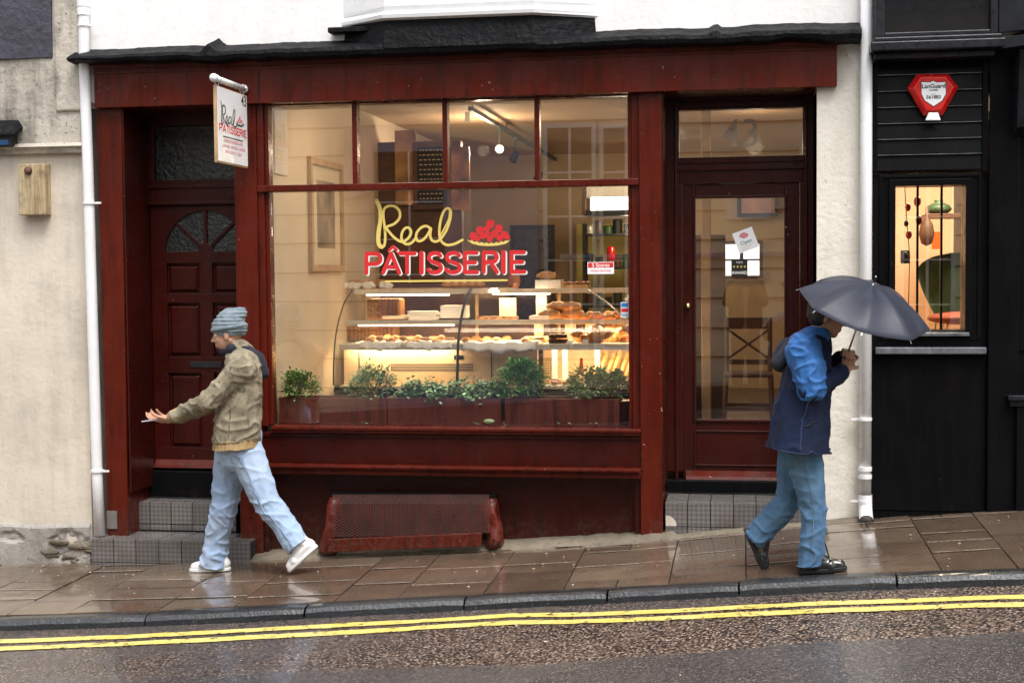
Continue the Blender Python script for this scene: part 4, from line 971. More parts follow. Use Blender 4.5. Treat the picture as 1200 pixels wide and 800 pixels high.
# ================================================================== CELLAR VENT
vt = thing('cellar_vent', 'red cellar vent hood covered in wire mesh at pavement level', 'vent', (X(485,640,-.05), .0, G(-2.2)))
def vx(px, py, Y): q = P(px, py, Y); return q
tl_, tr_ = P(386, 577, -.02), P(583, 577, -.02); bl_, br_ = P(380, 641, -.16), P(592, 632, -.16)
fl_, fr2 = P(389, 588, -.12), P(575, 588, -.12)
gl_, gr_ = P(386, 630, -.15), P(572, 624, -.15)
for px_, dx in ((391, -1), (574, 1)):
    mb = MB(); t_ = bmesh.new()
    for pq, yy, r_ in ((px_, .10, .035), (px_, -.03, .04), (px_+dx*1, -.075, .04), (px_+dx*5, .10, .07), (px_+dx*6, -.08, .06)):
        py_ = 589 if pq == px_ else (603 if dx*(pq-px_) == 1 else (641 if dx < 0 else 633))
        q_ = bmesh.ops.create_icosphere(t_, subdivisions=3, radius=r_); bmesh.ops.translate(t_, verts=q_['verts'], vec=P(pq, py_, yy))
    res = bmesh.ops.convex_hull(t_, input=t_.verts); dead = set(e for e in res['geom_interior']+res['geom_unused'] if isinstance(e, bmesh.types.BMVert)); bmesh.ops.delete(t_, geom=list(dead), context='VERTS')
    bmesh.ops.subdivide_edges(t_, edges=[e for e in t_.edges if e.calc_length() > .04], cuts=4, use_grid_fill=True); bmesh.ops.triangulate(t_, faces=t_.faces)
    for v in t_.verts: v.co += Vector(noise.noise_vector(v.co*9))*.022+Vector(noise.noise_vector(v.co*34))*.006
    me_ = bpy.data.meshes.new('t'); t_.to_mesh(me_); t_.free(); mb.bm.from_mesh(me_)
    mb.build('cheek', M_red, vt, smooth=True)
MB().box(X(386,600,.05), X(580,600,.05), .085, .109, Z(480,640,.05), Z(480,578,.05)).build('back_panel', M_blkgap, vt)
MB().prism([P(384, 631.5, -.17), P(564, 624, -.17), P(564, 640, -.17), P(384, 647, -.17)], (0,.04,0)).build('bottom_rail', M_red, vt, .005)
for k in range(11):
    t = k/10; pxs = 400+t*163
    MB().prism([P(pxs-2.2, 590, -.10), P(pxs+2.2, 590, -.10), P(pxs+2.2, 628, -.13), P(pxs-2.2, 628, -.13)], (0,.02,0)).build('slat', M_redd, vt)
# expanded mesh: top slope and front
mb = MB()
def meshpatch(q00, q10, q01, q11, nu, nv, r=.0019):
    def at(u, v): return q00.lerp(q10, u).lerp(q01.lerp(q11, u), v)
    def seg(a, b):
        a, b = at(*a), at(*b); d = (b-a).normalized(); n = Vector((0,-1,.2)).normalized(); s_ = d.cross(n)*r
        mb.prism([a-s_, a+s_, b+s_, b-s_], n*r*1.4)
    for i in range(nu):
        for j in range(nv):
            u0_, u1_, v0_, v1_ = i/nu, (i+1)/nu, j/nv, (j+1)/nv; um, vm = (u0_+u1_)/2, (v0_+v1_)/2
            seg((u0_, vm), (um, v0_)); seg((um, v0_), (u1_, vm)); seg((u1_, vm), (um, v1_)); seg((um, v1_), (u0_, vm))
meshpatch(P(389,590,-.13), P(574,590,-.13), P(389,629,-.155), P(574,624,-.155), 31, 12)
meshpatch(P(390,579,-.01), P(573,579,-.01), P(389,590,-.13), P(574,590,-.13), 31, 5)
mb.build('wire_mesh', simple('mesh_paint', (.085,.022,.014), .5, 0, .4, 9, 0), vt)
# ================================================================== OPPOSITE SIDE (seen in the glass)
OY = -11.6
def OP(px, py): q = P(px, py, -OY); return q.x, q.z
OB = thing('house_across_street', 'cream boarded house across the street mirrored in the shop glass', 'building', (-1, OY, -2))
M_crm = simple('cream_boarding', (.80,.70,.52), .6, 0, .08, 2, .1)
M_bg = simple('blue_grey_paint', (.30,.32,.44), .4, 0, .15, 3, .1)
def ob(mb, name, mat, bevel=0, parent=None): return mb.build(name, mat, parent or OB, bevel)
mb = MB(); z = -2.6
while z < 3.6: mb.box(-13, 8, OY-.2, OY, z, z+.245).box(-13, 8, OY-.2, OY-.012, z+.245, z+.26); z += .26*1.7 if z > .2 else .26*1.7
mb.box(-13, 8, OY-.3, OY-.02, -3, 4.2)
ob(mb, 'wall', M_crm)
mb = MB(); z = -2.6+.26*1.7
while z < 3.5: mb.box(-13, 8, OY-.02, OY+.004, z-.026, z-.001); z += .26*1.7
ob(mb, 'board_joint', simple('dark_board_joint', (.16,.11,.07), .7))  # dark strips drawn over the board grooves to make them show
def orect(px0, py0, px1, py1): x0, z1 = OP(px0, py0); x1, z0 = OP(px1, py1); return x0, x1, z0, z1
q = orect(402, 150, 632, 470); 
ob(MB().prism([(q[0], OY+.0, OP(402,150)[1]), (OP(466,147)[0], OY, OP(466,147)[1]), (q[1], OY, OP(632,178)[1]), (q[1], OY, -2.2), (OP(440,300)[0], OY, -2.2), (OP(440,210)[0], OY, OP(440,222)[1]), (q[0], OY, OP(402,235)[1])], (0, .12, 0)), 'shopfront', M_bg)
q = orect(437, 178, 520, 332); wf = ob(MB().box(q[0], q[1], OY+.121, OY+.13, q[2], q[3]), 'window', M_dglass)
mb = MB(); xm = (q[0]+q[1])/2; mb.box(xm-.015, xm+.015, OY+.131, OY+.15, q[2], q[3])
for py in (237, 280, 322): zz = OP(470, py)[1]; mb.box(q[0], q[1], OY+.131, OY+.15, zz-.012, zz+.012)
ob(mb, 'glazing_bars', M_plast, 0, wf)
for a in ((640,150,694,408), (706,150,760,408), (975,150,1030,408), (1060,150,1115,408), (250,150,310,400)):
    q = orect(*a); wf = ob(MB().box(q[0], q[1], OY+.001, OY+.02, q[2], q[3]), 'window', M_dglass); mb = MB(); frame(mb, (q[0]-.06, q[1]+.06, q[2]-.06, q[3]+.06), q, OY+.0015, OY+.08)
    mb.box((q[0]+q[1])/2-.02, (q[0]+q[1])/2+.02, OY+.021, OY+.05, q[2], q[3])
    for t in (.2, .4, .6, .8): zz = q[2]+(q[3]-q[2])*t; mb.box(q[0], q[1], OY+.021, OY+.045, zz-.015, zz+.015)
    ob(mb, 'window_frame', M_plast, 0, wf)
ob(MB().box(-13, 8, OY-.3, OY+.14, 3.6, 3.75), 'eaves', M_bg); ob(MB().prism([(-13.2, OY+.3, 3.751), (-13.2, OY-3, 5.6), (-13.2, OY-6, 3.751)], (21.4, 0, 0)), 'roof', M_lead)
# a poster frame and dark band over the door reflection
q = orect(850, 226, 905, 254); ob(MB().box(q[0], q[1], OY+.001, OY+.03, q[2], q[3]), 'notice_board', M_paper)
q = orect(815, 296, 935, 300); ob(MB().box(q[0]-2, q[1]+.6, OY+.001, OY+.09, q[2], q[3]), 'string_course', M_bg)
# ================================================================== PLANTERS AND PLANTS IN THE WINDOW
def planter(px0, px1, pytop, label, y0=.125, y1=.33):
    t = thing('planter_box', label, 'planter', (X((px0+px1)/2, 480, y0), y0, wz0), 'planter boxes along the window sill')
    x0, x1 = X(px0, 482, y0), X(px1, 482, y0); zt = Z((px0+px1)/2, pytop, y0)
    mb = MB(); b = wz0+.001
    mb.box(x0, x1, y0, y0+.012, b, zt).box(x0, x1, y1-.012, y1, b, zt).box(x0, x0+.012, y0+.0125, y1-.0125, b, zt).box(x1-.012, x1, y0+.0125, y1-.0125, b, zt)
    mb.build('trough', M_redin, t, .003)
    MB().box(x0+.013, x1-.013, y0+.013, y1-.013, b, zt-.015).build('soil', M_soil, t)
    return zt
pzz = planter(327, 453, 466, 'red window box with round little bush at its left end')
planter(454, 587, 466.5, 'middle red window box full of pale trailing plants')
planter(592, 726, 467, 'red window box holding the tallest bush beside the counter')
def leaf(mb, p, d, ln, wd, up_):
    d = d.normalized(); s_ = d.cross(up_)
    if s_.length < .01: s_ = d.orthogonal()
    s_.normalize(); n = s_.cross(d)
    pts = [p, p+d*ln*.35+s_*wd*.5+n*wd*.12, p+d*ln*.75+s_*wd*.38+n*wd*.05, p+d*ln-n*wd*.2, p+d*ln*.75-s_*wd*.38+n*wd*.05, p+d*ln*.35-s_*wd*.5+n*wd*.12]
    v = [mb.bm.verts.new(q) for q in pts]; m_ = mb.bm.verts.new(p+d*ln*.5-n*wd*.06)
    for i in range(6): mb.bm.faces.new((m_, v[i], v[(i+1) % 6]))
def bush(px, pyb, pw, ph, Y, mat, label, n_, leafl=.028, seed=1, trailing=False, stems=6, group=None):
    rr = random.Random(seed); base = P(px, pyb, Y); rx = pw/2/175; h = ph/175
    t = thing('window_plant', label, 'plant', base, group)
    mb = MB()
    for k in range(stems):
        a = rr.uniform(0, 6.28); q = base+Vector((math.cos(a)*rx*rr.uniform(.2, .75), math.sin(a)*rx*.4, h*rr.uniform(.5, .85)))
        mb.tube([base+Vector((rr.uniform(-.02,.02)*(6 if trailing else 1), 0, -.012)), base.lerp(q, .5)+Vector((0,0,h*.08)), q], [.004, .003, .002], 6)
    mb.build('stems', M_brown, t)
    n = int(n_*2.5); mb = MB(); ncl = max(8, n//16); cl = []
    for k in range(ncl):
        while True:
            a, b, c = rr.uniform(-1, 1), rr.uniform(-1, 1), rr.uniform(-.25, 1)
            if .35 < a*a+b*b+c*c < 1.0: break
        cl.append(Vector((a*rx, b*min(rx*.8, .10), h*(.36 if not trailing else .3)+c*h*(.60 if not trailing else .6))))
    for k in range(n):
        c = cl[k % ncl]; sp_ = rx*.30 if not trailing else .05
        off = Vector((rr.gauss(0, sp_*.6), rr.gauss(0, sp_*.5), rr.gauss(0, sp_*.5)))
        p = base+c+off; d = (c+off*1.6+Vector((0, 0, -h*.25)))+Vector((rr.uniform(-.04,.04), rr.uniform(-.08,.02), rr.uniform(-.03,.05)))
        if trailing: d = Vector((rr.uniform(-1,1), rr.uniform(-1,.2), rr.uniform(-.5,.8)))
        leaf(mb, p, d, leafl*rr.uniform(.6, 1.0), leafl*rr.uniform(.5, .85), Vector((rr.uniform(-.4,.4), rr.uniform(-.5,.1), 1)))
    mb.build('leaves', mat, t, recalc=False)
    return t
bush(350, 466, 42, 33, .2, M_leaf, 'small round green bush at the far end of the red planter', 420, .026, 1)
bush(438, 466, 58, 36, .22, M_leafp, 'pale blue green bush in front of the counter panel', 420, .027, 2)
bush(497, 468, 66, 22, .2, M_leafp, 'low silvery trailing plant hanging over the joint of the planters', 260, .036, 3, True)
bush(553, 468, 84, 24, .23, M_leafp, 'wide low silvery foliage beside the tall bush', 380, .034, 4, True)
bush(611, 467, 52, 46, .2, M_leaf, 'tallest dense green bush standing by the planter gap', 700, .028, 5, False, 10)
bush(693, 467, 48, 38, .22, M_leafr, 'variegated bush with pale specks before the glowing trays', 420, .030, 6, False, 8)
bush(724, 467, 30, 32, .24, M_leafr, 'little variegated sprig next to the window jamb', 190, .028, 8)
pt = thing('plant_pot', 'dark red square pot squeezed against the window jamb', 'pot', P(732, 498, .2)); q = rect(727, 470, 745, 498, .16)
MB().box(q[0], q[1], .16, .32, wz0+.001, q[3]).build('pot', M_redd, pt, .004)
# dead leaves and debris on the sill behind the glass
mb = MB()
for px in (425,430,436,488,494,560,563,570,640,655,668,690,700):
    p = P(px+random.uniform(-2,2), 497.4, .105); leaf(mb, p+Vector((0,0,.004)), Vector((random.uniform(-1,1), -.1, random.uniform(0,.5))), .028, .014, Vector((0,-.3,1)))
tag(mb.build('debris', M_leafp, None, recalc=False), 'dry leaf scraps lying on the sill behind the glass', 'debris', kind='stuff')
pb = P(573, 495, .105); tag(MB().ball(pb+Vector((0,0,.008)), 1, 2, (.040, .012, .018)).build('pebble', M_leafp, None, smooth=True), 'pale green pebble resting on the window sill against the middle planter', 'pebble')
# ================================================================== COUNTER
cs = thing('display_counter', 'lit patisserie counter with curved glass front and shelves', 'counter', (-1.9, 1.7, IF))
cx0, cxm, cx1 = P(391, 450, 1.35).x, P(536, 450, 1.35).x, X(790, 430, 1.4)
zA, zB, zC = Z(560, 339, 1.95), Z(560, 375.5, 1.62), Z(560, 404, 1.5)
zP, zQ = Z(560, 412.5, 1.46), Z(560, 456, 1.36)
def cpart(mb, name, mat, bevel=0, **k): return mb.build(name, mat, cs, bevel, **k)
cpart(MB().box(cx0, cx1, 1.36, 2.3, IF+.002, zQ), 'base', M_dark, .01)
cpart(MB().box(cx0, cx1, 1.34, 1.36, zQ-.03, zQ+.008), 'bumper_rail', M_blkframe, .004)
cpart(MB().box(cx0+.01, X(628,430,1.5), 1.60, 1.64, zQ+.013, zC-.009), 'front_panel', M_panelc, .006)
cpart(MB().box(X(628,430,1.7)+.0, cx1, 2.1, 2.14, zQ+.009, zP), 'back_panel', M_panelc, .006)
cpart(MB().box(cx0, cx1, 1.502, 2.3, zQ+.001, zQ+.012), 'well', M_panelc)
mb = MB(); 
for i in range(38):
    for j in range(3):
        p = P(459+i*2.55, 427+j*3.2, 1.599); mb.box(p.x-.005, p.x+.005, 1.597, 1.5996, p.z-.006, p.z+.006)
for i in range(8):
    for j in range(9):
        p = P(632+i*2.2, 420+j*2.9, 2.099); mb.box(p.x-.004, p.x+.004, 2.097, 2.0996, p.z-.006, p.z+.006)
cpart(mb, 'vent_grille', M_dark)
cpart(MB().box(P(532,417,1.599).x, P(543,420,1.599).x, 1.596, 1.5997, Z(537,421,1.599), Z(537,416,1.599)), 'display_plate', M_dark)
for xx in (P(421,440,1.599).x, P(576,440,1.599).x): cpart(MB().box(xx-.004, xx+.004, 1.597, 1.5998, zQ+.02, zP-.005), 'panel_joint', M_dark)
for xx in (X(650,430,1.9), X(662,430,1.9), X(700,430,1.9)): cpart(MB().box(xx-.02, xx+.02, 1.9, 1.94, zQ+.013, zP), 'upright', M_steel)
# deck, shelves
def curvef(xx): return 0
def shelf(name, z, y0, y1, th, mat, lip=M_steel):
    cpart(MB().box(cx0+.012, cx1, y0+.012, y1, z-.008, z), name, mat); return cpart(MB().box(cx0+.01, cx1, y0, y0+.0115, z-th, z+.004), name+'_rail', lip, .004)
shelf('deck', zC, 1.48, 2.25, .038, M_steel)
shelf('shelf', zB, 1.66, 2.25, .032, M_gcase, M_steel)
shelf('top', zA, 1.93, 2.32, .034, M_gcase, M_steel)
cpart(MB().box(cx0+.012, cx1, 2.25, 2.27, zC+.001, zB-.06), 'rear_panel', M_brown)
for xx in (cx0+.02, cxm, X(650,400,1.9), cx1-.05): cpart(MB().box(xx-.012, xx+.012, 2.18, 2.2, zC, zA-.03), 'post', M_pale)
tubes = emit('warm_tube_light', (1.0, .76, .46), 7)
for (pa, pb_, z_, y_) in ((430,527,zA-.04,1.97),(578,645,zA-.036,1.97),(420,532,zB-.036,1.70),(424,520,zC-.030,1.515)):
    xa_, xb_ = X(pa, 380, y_), X(pb_, 380, y_)
    cpart(MB().tube([(xa_, y_, z_), (xb_, y_, z_)], .0085, 10), 'light_tube', tubes, smooth=True)
prof = [(1.345, Z(540,452,1.345)), (1.36, Z(540,430,1.36)), (1.41, Z(540,400,1.41)), (1.52, Z(540,375,1.52)), (1.70, Z(540,353,1.7)), (1.93, zA+.006)]
prof = [tuple(p) for p in spline(prof, 5)]
for a, b in ((cx0+.003, cxm-.008), (cxm+.008, cx1-.01)):
    mb = MB(); rings = [[(a, y, z), (b, y, z), (b, y+.005, z+.001), (a, y+.005, z+.001)] for y, z in prof]; cpart(mb.loft(rings), 'front_glass', M_gcase, smooth=False)
for xx, r in ((cx0, .006), (cxm, .011)): cpart(MB().tube([(xx, y-.004, z) for y, z in prof], r, 10), 'strut', M_dark, smooth=True)
cpart(MB().tube([P(690,339,1.9), P(712,355,1.75), P(733,372,1.6)], .007, 8), 'strut', M_metal, smooth=True)
cpart(MB().loft([[(cx0-.004, y, z), (cx0, y, z), (cx0, 2.3, z), (cx0-.004, 2.3, z)] for y, z in prof]), 'side_glass', M_gcase)
# ---- pastries: one of each kind at the origin, then copies
def crescent():
    mb = MB(); pts = []; rad = []
    for k in range(13):
        a = R(-80+160*k/12); pts.append((.055*math.sin(a), .035*(1-math.cos(a)), .018)); u = abs(k-6)/6; rad.append((.026*(1-u**1.7)+.006)*(1+.10*(k % 2)))
    mb.tube(pts, rad, 10); return mb
def bun(): return MB().ball((0,0,.020), 1, 3, (.042,.036,.024))
def brownie(): return MB().box(-.045,.045,-.03,.03,0,.035)
def loafm():
    mb = MB().ball((0,0,.045), 1, 3, (.12,.055,.05))
    for v in mb.bm.verts: v.co += v.co.normalized()*.006*math.sin(v.co.x*90)
    return mb
def tartm(): return MB().lathe((0,0,0), [(0,0),(.032,0),(.042,.02),(.042,.024),(.036,.02),(0,.018)], 16)
def swirl():
    mb = MB(); pts = [( (.008+.0055*k/3)*math.cos(k*.7), (.008+.0055*k/3)*math.sin(k*.7), .014) for k in range(22)]; return mb.tube(pts, .0125, 8)
def baguette(): return MB().tube([(-.2,0,.022),(-.17,0,.026),(0,0,.03),(.17,0,.026),(.2,0,.022)], [.006,.022,.027,.022,.006], 10)
proto = {}
def mkproto(kind, name, mb, mat, extra=None, sm=True, bev=0):
    o = mb.build(name, mat, None, bev, smooth=sm)
    if extra:
        e, nm, mt = extra; c = e.build(nm, mt, o, smooth=True); 
    proto[kind] = [o, False]
mkproto('croissant', 'croissant', crescent(), M_cro); mkproto('bun', 'bread_bun', bun(), M_bun); mkproto('brownie', 'brownie', brownie(), M_choc, sm=False, bev=.004)
mkproto('loaf', 'bread_loaf', loafm(), M_loaf); mkproto('tart', 'fruit_tart', tartm(), M_tart, (MB().ball((0,0,.02), 1, 2, (.034,.034,.012)), 'fruit_topping', M_jam))
mkproto('swirl', 'pastry_swirl', swirl(), M_cro); mkproto('baguette', 'baguette', baguette(), M_bun)
cats = {'croissant':'croissant','bun':'bun','brownie':'brownie','loaf':'loaf','tart':'tart','swirl':'pastry','baguette':'baguette'}
def place(kind, loc, rz, label, group=None, s_=1.0, tilt=(0,0)):
    o, used = proto[kind]
    if used: o = copytree(o, loc)
    else: proto[kind][1] = True; o.location = loc
    o.rotation_euler = (tilt[0], tilt[1], rz); o.scale = (s_, s_, s_); tag(o, label, cats[kind], group); return o
rr = random.Random(21)
def traybox(px0, px1, y0, y1, z, label, mat=M_paper, name='tray'):
    x0, x1 = X(px0, 400, (y0+y1)/2), X(px1, 400, (y0+y1)/2)
    mb = MB().box(x0, x1, y0, y1, z+.002, z+.008).box(x0, x0+.006, y0, y1, z+.0085, z+.018).box(x1-.006, x1, y0, y1, z+.0085, z+.018)
    tag(mb.build(name, mat, None, .002), label, 'tray'); return z+.009
tz_ = traybox(606, 668, 1.52, 2.0, zC, 'pale tray under the pastries left of the croissant heap', M_steel)
for k in range(9):
    px = 616+k*5.6; place('swirl' if k % 2 else 'bun', (X(px,400,1.62+.1*(k%3)), 1.60+.1*(k % 3), tz_+.002+.02*(k % 2)), rr.uniform(0,6), 'golden pastry on the pale tray left of the croissant heap', 'pastries on the pale tray', .95)
for k in range(4):
    place('brownie', (X(650+ (k%2)*9,400,1.6), 1.57+.0*k, tz_+.001+(k//2)*.037), rr.uniform(-.2,.2), 'dark chocolate brownie in the little stack before the croissants', 'stacked brownies', .9)
tz2 = traybox(669, 757, 1.5, 2.1, zC, 'wide steel tray under the croissant heap', M_steel)
for k in range(34):
    lay = k//14; px = rr.uniform(676, 745-lay*3); yy = 1.56+rr.random()*.32
    place('croissant', (X(px,395,yy), yy, tz2+.004+lay*.036+.012*rr.random()), rr.uniform(-.9,.9)+(3.14 if rr.random() < .5 else 0), 'golden croissant in the heap at the lit end of the counter', 'croissants heaped on the deck', 1.05, (rr.uniform(-.35,.35), rr.uniform(-.3,.3)))
tz3 = traybox(425, 530, 1.53, 2.05, zC, 'paper lined tray below the wicker basket', M_paper)
for k in range(22):
    px = 432+k*4.5; yy = 1.62+.13*(k % 3)
    place(('swirl','bun','tart')[k % 3] if k > 9 else ('croissant','bun')[k % 2], (X(px,400,yy), yy, tz3+.002+.018*(k % 2)), rr.uniform(0,6), 'small pastry on the paper lined tray below the wicker basket' if k % 3 != 2 or k <= 9 else 'little red fruit tart on the paper lined tray', 'pastries below the basket' if k % 3 != 2 or k <= 9 else 'fruit tarts on the paper lined tray', .85)
tz4 = traybox(536, 604, 1.52, 2.0, zC, 'white tray covered with paper behind the curved strut', M_paper)
for k in range(9):
    px = 546+k*6.0; yy = 1.66+.11*(k % 3)
    place('swirl' if k % 2 else 'bun', (X(px,400,yy), yy, tz4+.003), rr.uniform(0,6), 'brown pastry on the white tray behind the curved strut', 'pastries on the white tray', .95)
# sheets of greaseproof paper drooping over the deck rail
def sheet(px0, px1, yb, z, label, drop=.04):
    x0, x1 = X(px0, 405, yb), X(px1, 405, yb); mb = MB(); prev = None
    for i in range(25):
        xx = x0+(x1-x0)*i/24; w1 = .006*math.sin(i*.9)+.004*math.sin(i*2.3); r = [(xx, yb+.30, z+.022), (xx, yb+.1, z+.020+w1), (xx, yb-.008, z+.016+w1), (xx, yb-.022-w1, z-drop*.5+w1), (xx, yb-.03, z-drop+w1*1.5+.01*math.sin(i*.4))]
        cur = [mb.bm.verts.new(p) for p in r]
        if prev:
            for k in range(4): mb.bm.faces.new((prev[k], prev[k+1], cur[k+1], cur[k]))
        prev = cur
    o = mb.build('paper_sheet', M_paper, None, smooth=True); o.modifiers.new('s', 'SOLIDIFY').thickness = .001; tag(o, label, 'paper')
sheet(543, 628, 1.478, zC, 'white greaseproof sheet drooping over the deck between strut and grille', .05)
sheet(422, 470, 1.478, zC, 'small folded white sheet hanging over the deck under the basket', .03)
sheet(476, 530, 1.478, zC, 'white greaseproof sheet hanging over the deck left of the strut', .028)
def card(px, py, Y, w, h, label, mat=M_paper):
    p = P(px, py, Y); tag(MB().box(-w/2, w/2, 0, .003, 0, h).xf(Matrix.Translation(p) @ Matrix.Rotation(R(-14), 4, 'X')).build('price_card', mat, None), label, 'price card')
card(429, 405, 1.50, .06, .035, 'blank white price card before the pastries under the basket')
card(494, 405, 1.50, .055, .038, 'blank white price card near the middle of the left glass bay')
card(619, 404, 1.50, .05, .03, 'blank white price card left of the brownies')
card(668, 404, 1.50, .045, .032, 'blank white price card right of the brownies')
card(686, 403, 1.50, .045, .035, 'blank white price card in front of the croissants')
card(650, 449, 1.60, .055, .036, 'white price card low down among the glowing slices'); card(668, 448, 1.60, .05, .036, 'cream price card low down beside the orange tag', M_cardc)
# lower well on the right: warm trays
tzw = traybox(632, 760, 1.52, 1.9, zQ+.013, 'low tray of slices behind the bushes', M_paper)
for k in range(24):
    px = 636+k*4.6; yy = 1.56+.08*(k % 3)
    place(('tart','bun','swirl')[k % 3], (X(px,450,yy), yy, tzw+.002), rr.uniform(0,6), ('red fruit tart','round bun','coiled pastry')[k % 3]+' on the low tray behind the bushes', ('tarts','buns','coiled pastries')[k % 3]+' on the low tray', .9)
for k in range(7):
    yy = 1.95; place('baguette', (X(700+k*8,440,yy), yy, zQ+.12+.03*(k % 2)), R(70), 'golden baguette leaning in the lit lower well of the counter', 'baguettes leaning in the lower well', .8, (0, R(-50)))
p = P(681, 430, 1.7); tag(MB().prism([(p.x-.022,1.7,p.z-.06),(p.x+.022,1.7,p.z-.06),(p.x+.012,1.7,p.z+.07),(p.x-.008,1.7,p.z+.07)], (0,.01,0)).build('orange_tag', simple('orange_plastic', (.8,.09,.01), .4), None), 'bright orange tag hanging below the deck', 'tag')
# middle shelf goods
bk = thing('wicker_basket', 'brown woven basket at the back of the middle shelf', 'basket', P(448, 373, 1.9))
q = rect(430, 350, 468, 373.5, 1.9); mb = MB()
for j in range(9):
    z_ = q[2]+(q[3]-q[2])*(j+.5)/9
    for i in range(9):
        xx = q[0]+(q[1]-q[0])*(i+.5)/9; mb.ball((xx, 1.9-(.008 if (i+j) % 2 else 0), z_), 1, 1, (.016, .008, .009))
mb.build('weave', M_basket, bk, smooth=True); MB().box(q[0], q[1], 1.905, 2.1, zB+.002, q[3]).build('basket_body', M_basket, bk, .01)
bk2 = thing('wicker_basket', 'low woven basket behind the pastries on the deck', 'basket', P(440, 395, 2.0)); q = rect(405, 383, 462, 397, 2.0); MB().box(q[0], q[1], 2.02, 2.2, zC+.01, q[3]).build('basket_body', M_basket, bk2, .01)
mb = MB()
for j in range(6):
    for i in range(13): mb.ball((q[0]+(q[1]-q[0])*(i+.5)/13, 2.016-(.006 if (i+j) % 2 else 0), zC+.02+(q[3]-zC-.02)*(j+.5)/6), 1, 1, (.016,.008,.011))
mb.build('weave', M_basket, bk2, smooth=True)
def boxst(px0, py0, px1, py1, Y, label, mat=M_paper, dpt=.16, name='cake_box', cat='box'):
    q = rect(px0, py0, px1, py1, Y); return tag(MB().box(q[0], q[1], Y, Y+dpt, q[2], q[3]).build(name, mat, None, .003), label, cat)
boxst(516, 358, 546, 372.5, 1.85, 'large flat white cake box beside the curved strut')
mb = MB()
for k in range(7): mb.box(X(478,370,1.85)+rr.uniform(0,.02), X(509,370,1.85)+rr.uniform(0,.04), 1.8, 1.98, zB+.002+k*.010, zB+.009+k*.010)
tag(mb.build('plate_stack', M_paper, None, .002), 'stack of thin white plates on the middle shelf', 'plates')
boxst(448, 370, 474, 373.5, 1.8, 'low cream tray on the middle shelf before the woven basket', M_cardc, .2, 'tray', 'tray')
boxst(620, 370, 643, 374, 1.75, 'low white tray left of the dark brown loaves', M_paper, .2, 'tray', 'tray')
for k, (px, dz) in enumerate(((645,0),(663,0),(672,0),(653,.06),(668,.06))): place('loaf', (X(px,370,1.85), 1.85+.06*(k % 2), zB+.003+dz), rr.uniform(-.3,.3), 'crusty brown loaf in the pile on the middle shelf', 'loaves piled on the middle shelf', .8)
for k in range(14): place('bun', (X(563+k*3.2+(60 if k > 9 else 0)*0,372,1.8+.05*(k % 3)), 1.76+.07*(k % 3), zB+.003), rr.uniform(0,3), 'small brown roll lined up on the middle shelf', 'rolls on the middle shelf', .6)
for k in range(9): place('croissant', (X(686+k*5,372,1.8), 1.76+.08*(k % 3), zB+.003+.02*(k % 2)), rr.uniform(0,6), 'croissant lying on the middle shelf above the heap', 'croissants on the middle shelf', .8)
# paper towers (cream wrapped goods standing behind)
for px0, py0, px1, py1, lb in ((585,349,604,373,'pair of cream paper bags standing right of the strut'),(626,376,636,398,'tall cream card standing left of the brown heap'),(662,374,674,400,'tall cream card leaning behind the croissants'),(686,376,697,398,'tall cream card standing inside the croissant heap'),(628,345,640,372,'cream paper bag on the middle shelf left of loaves')):
    boxst(px0, py0, px1, py1, 2.05, lb, M_cardc, .06, 'paper_bag', 'bag')
# on the counter top
tt = rect(400, 327, 592, 330.5, 2.0); ztt = zA+.006
tb2 = tag(MB().box(X(396,335,2.0), X(600,335,2.0), 1.96, 2.28, zA+.003, zA+.012).build('serving_board', M_pale, None, .003), 'long pale serving board along the counter top', 'board')
for k, px in enumerate((398, 409, 421, 437, 448)):
    place('loaf', (X(px,330,2.08), 2.04+.08*(k % 2), zA+.013), rr.uniform(-.4,.4), 'crusty loaf on the left end of the counter top', 'loaves on the counter top', .75)
for k, px in enumerate((402, 415, 432, 452)):
    p = P(px, 333, 1.99); mb = MB().ball((p.x, 1.99, zA+.035), 1, 3, (.06,.03,.035))
    for v in mb.bm.verts: v.co += Vector(noise.noise_vector(v.co*30))*.016
    tag(mb.build('paper_wrap', M_paper, None, smooth=True), 'crumpled white paper wrapped round a loaf on the counter top', 'paper', 'crumpled papers on the counter top')
for k, px in enumerate((524, 533, 543, 553, 562)): place('bun', (X(px,330,2.03), 2.03, zA+.013), 0, 'glossy round bun on the serving board under the lettering', 'buns on the serving board', 1.15)
boxst(627, 328, 657, 343, 2.0, 'white box standing on the counter top right of the black frame', M_paper, .2)
p = P(640, 327, 2.05); place('loaf', (p.x, 2.1, Z(640,327.5,2.05)), .2, 'dark loaf sticking out above the white box', None, .7)
mb = MB().box(X(662,335,2.05), X(690,335,2.05), 2.0, 2.2, zA+.003, zA+.03); tag(mb.build('tray', M_pale, None, .003), 'low wooden tray at the right of the counter top', 'tray')
for k in range(6): place('tart', (X(665+k*4.4,330,2.1), 2.05+.07*(k % 2), zA+.031), 0, 'red topped tart on the low wooden tray at the counter top', 'tarts on the wooden tray', .9)
p = P(602, 332, 2.1); tag(MB().lathe((p.x, 2.1, zA+.004), [(0,0),(.04,0),(.055,.05),(.045,.12),(.02,.15),(.025,.17),(0,.17)], 16).build('brown_jar', simple('amber_glaze', (.35,.12,.03), .2), None, smooth=True), 'brown stoneware jar on the counter top below the last letters', 'jar')
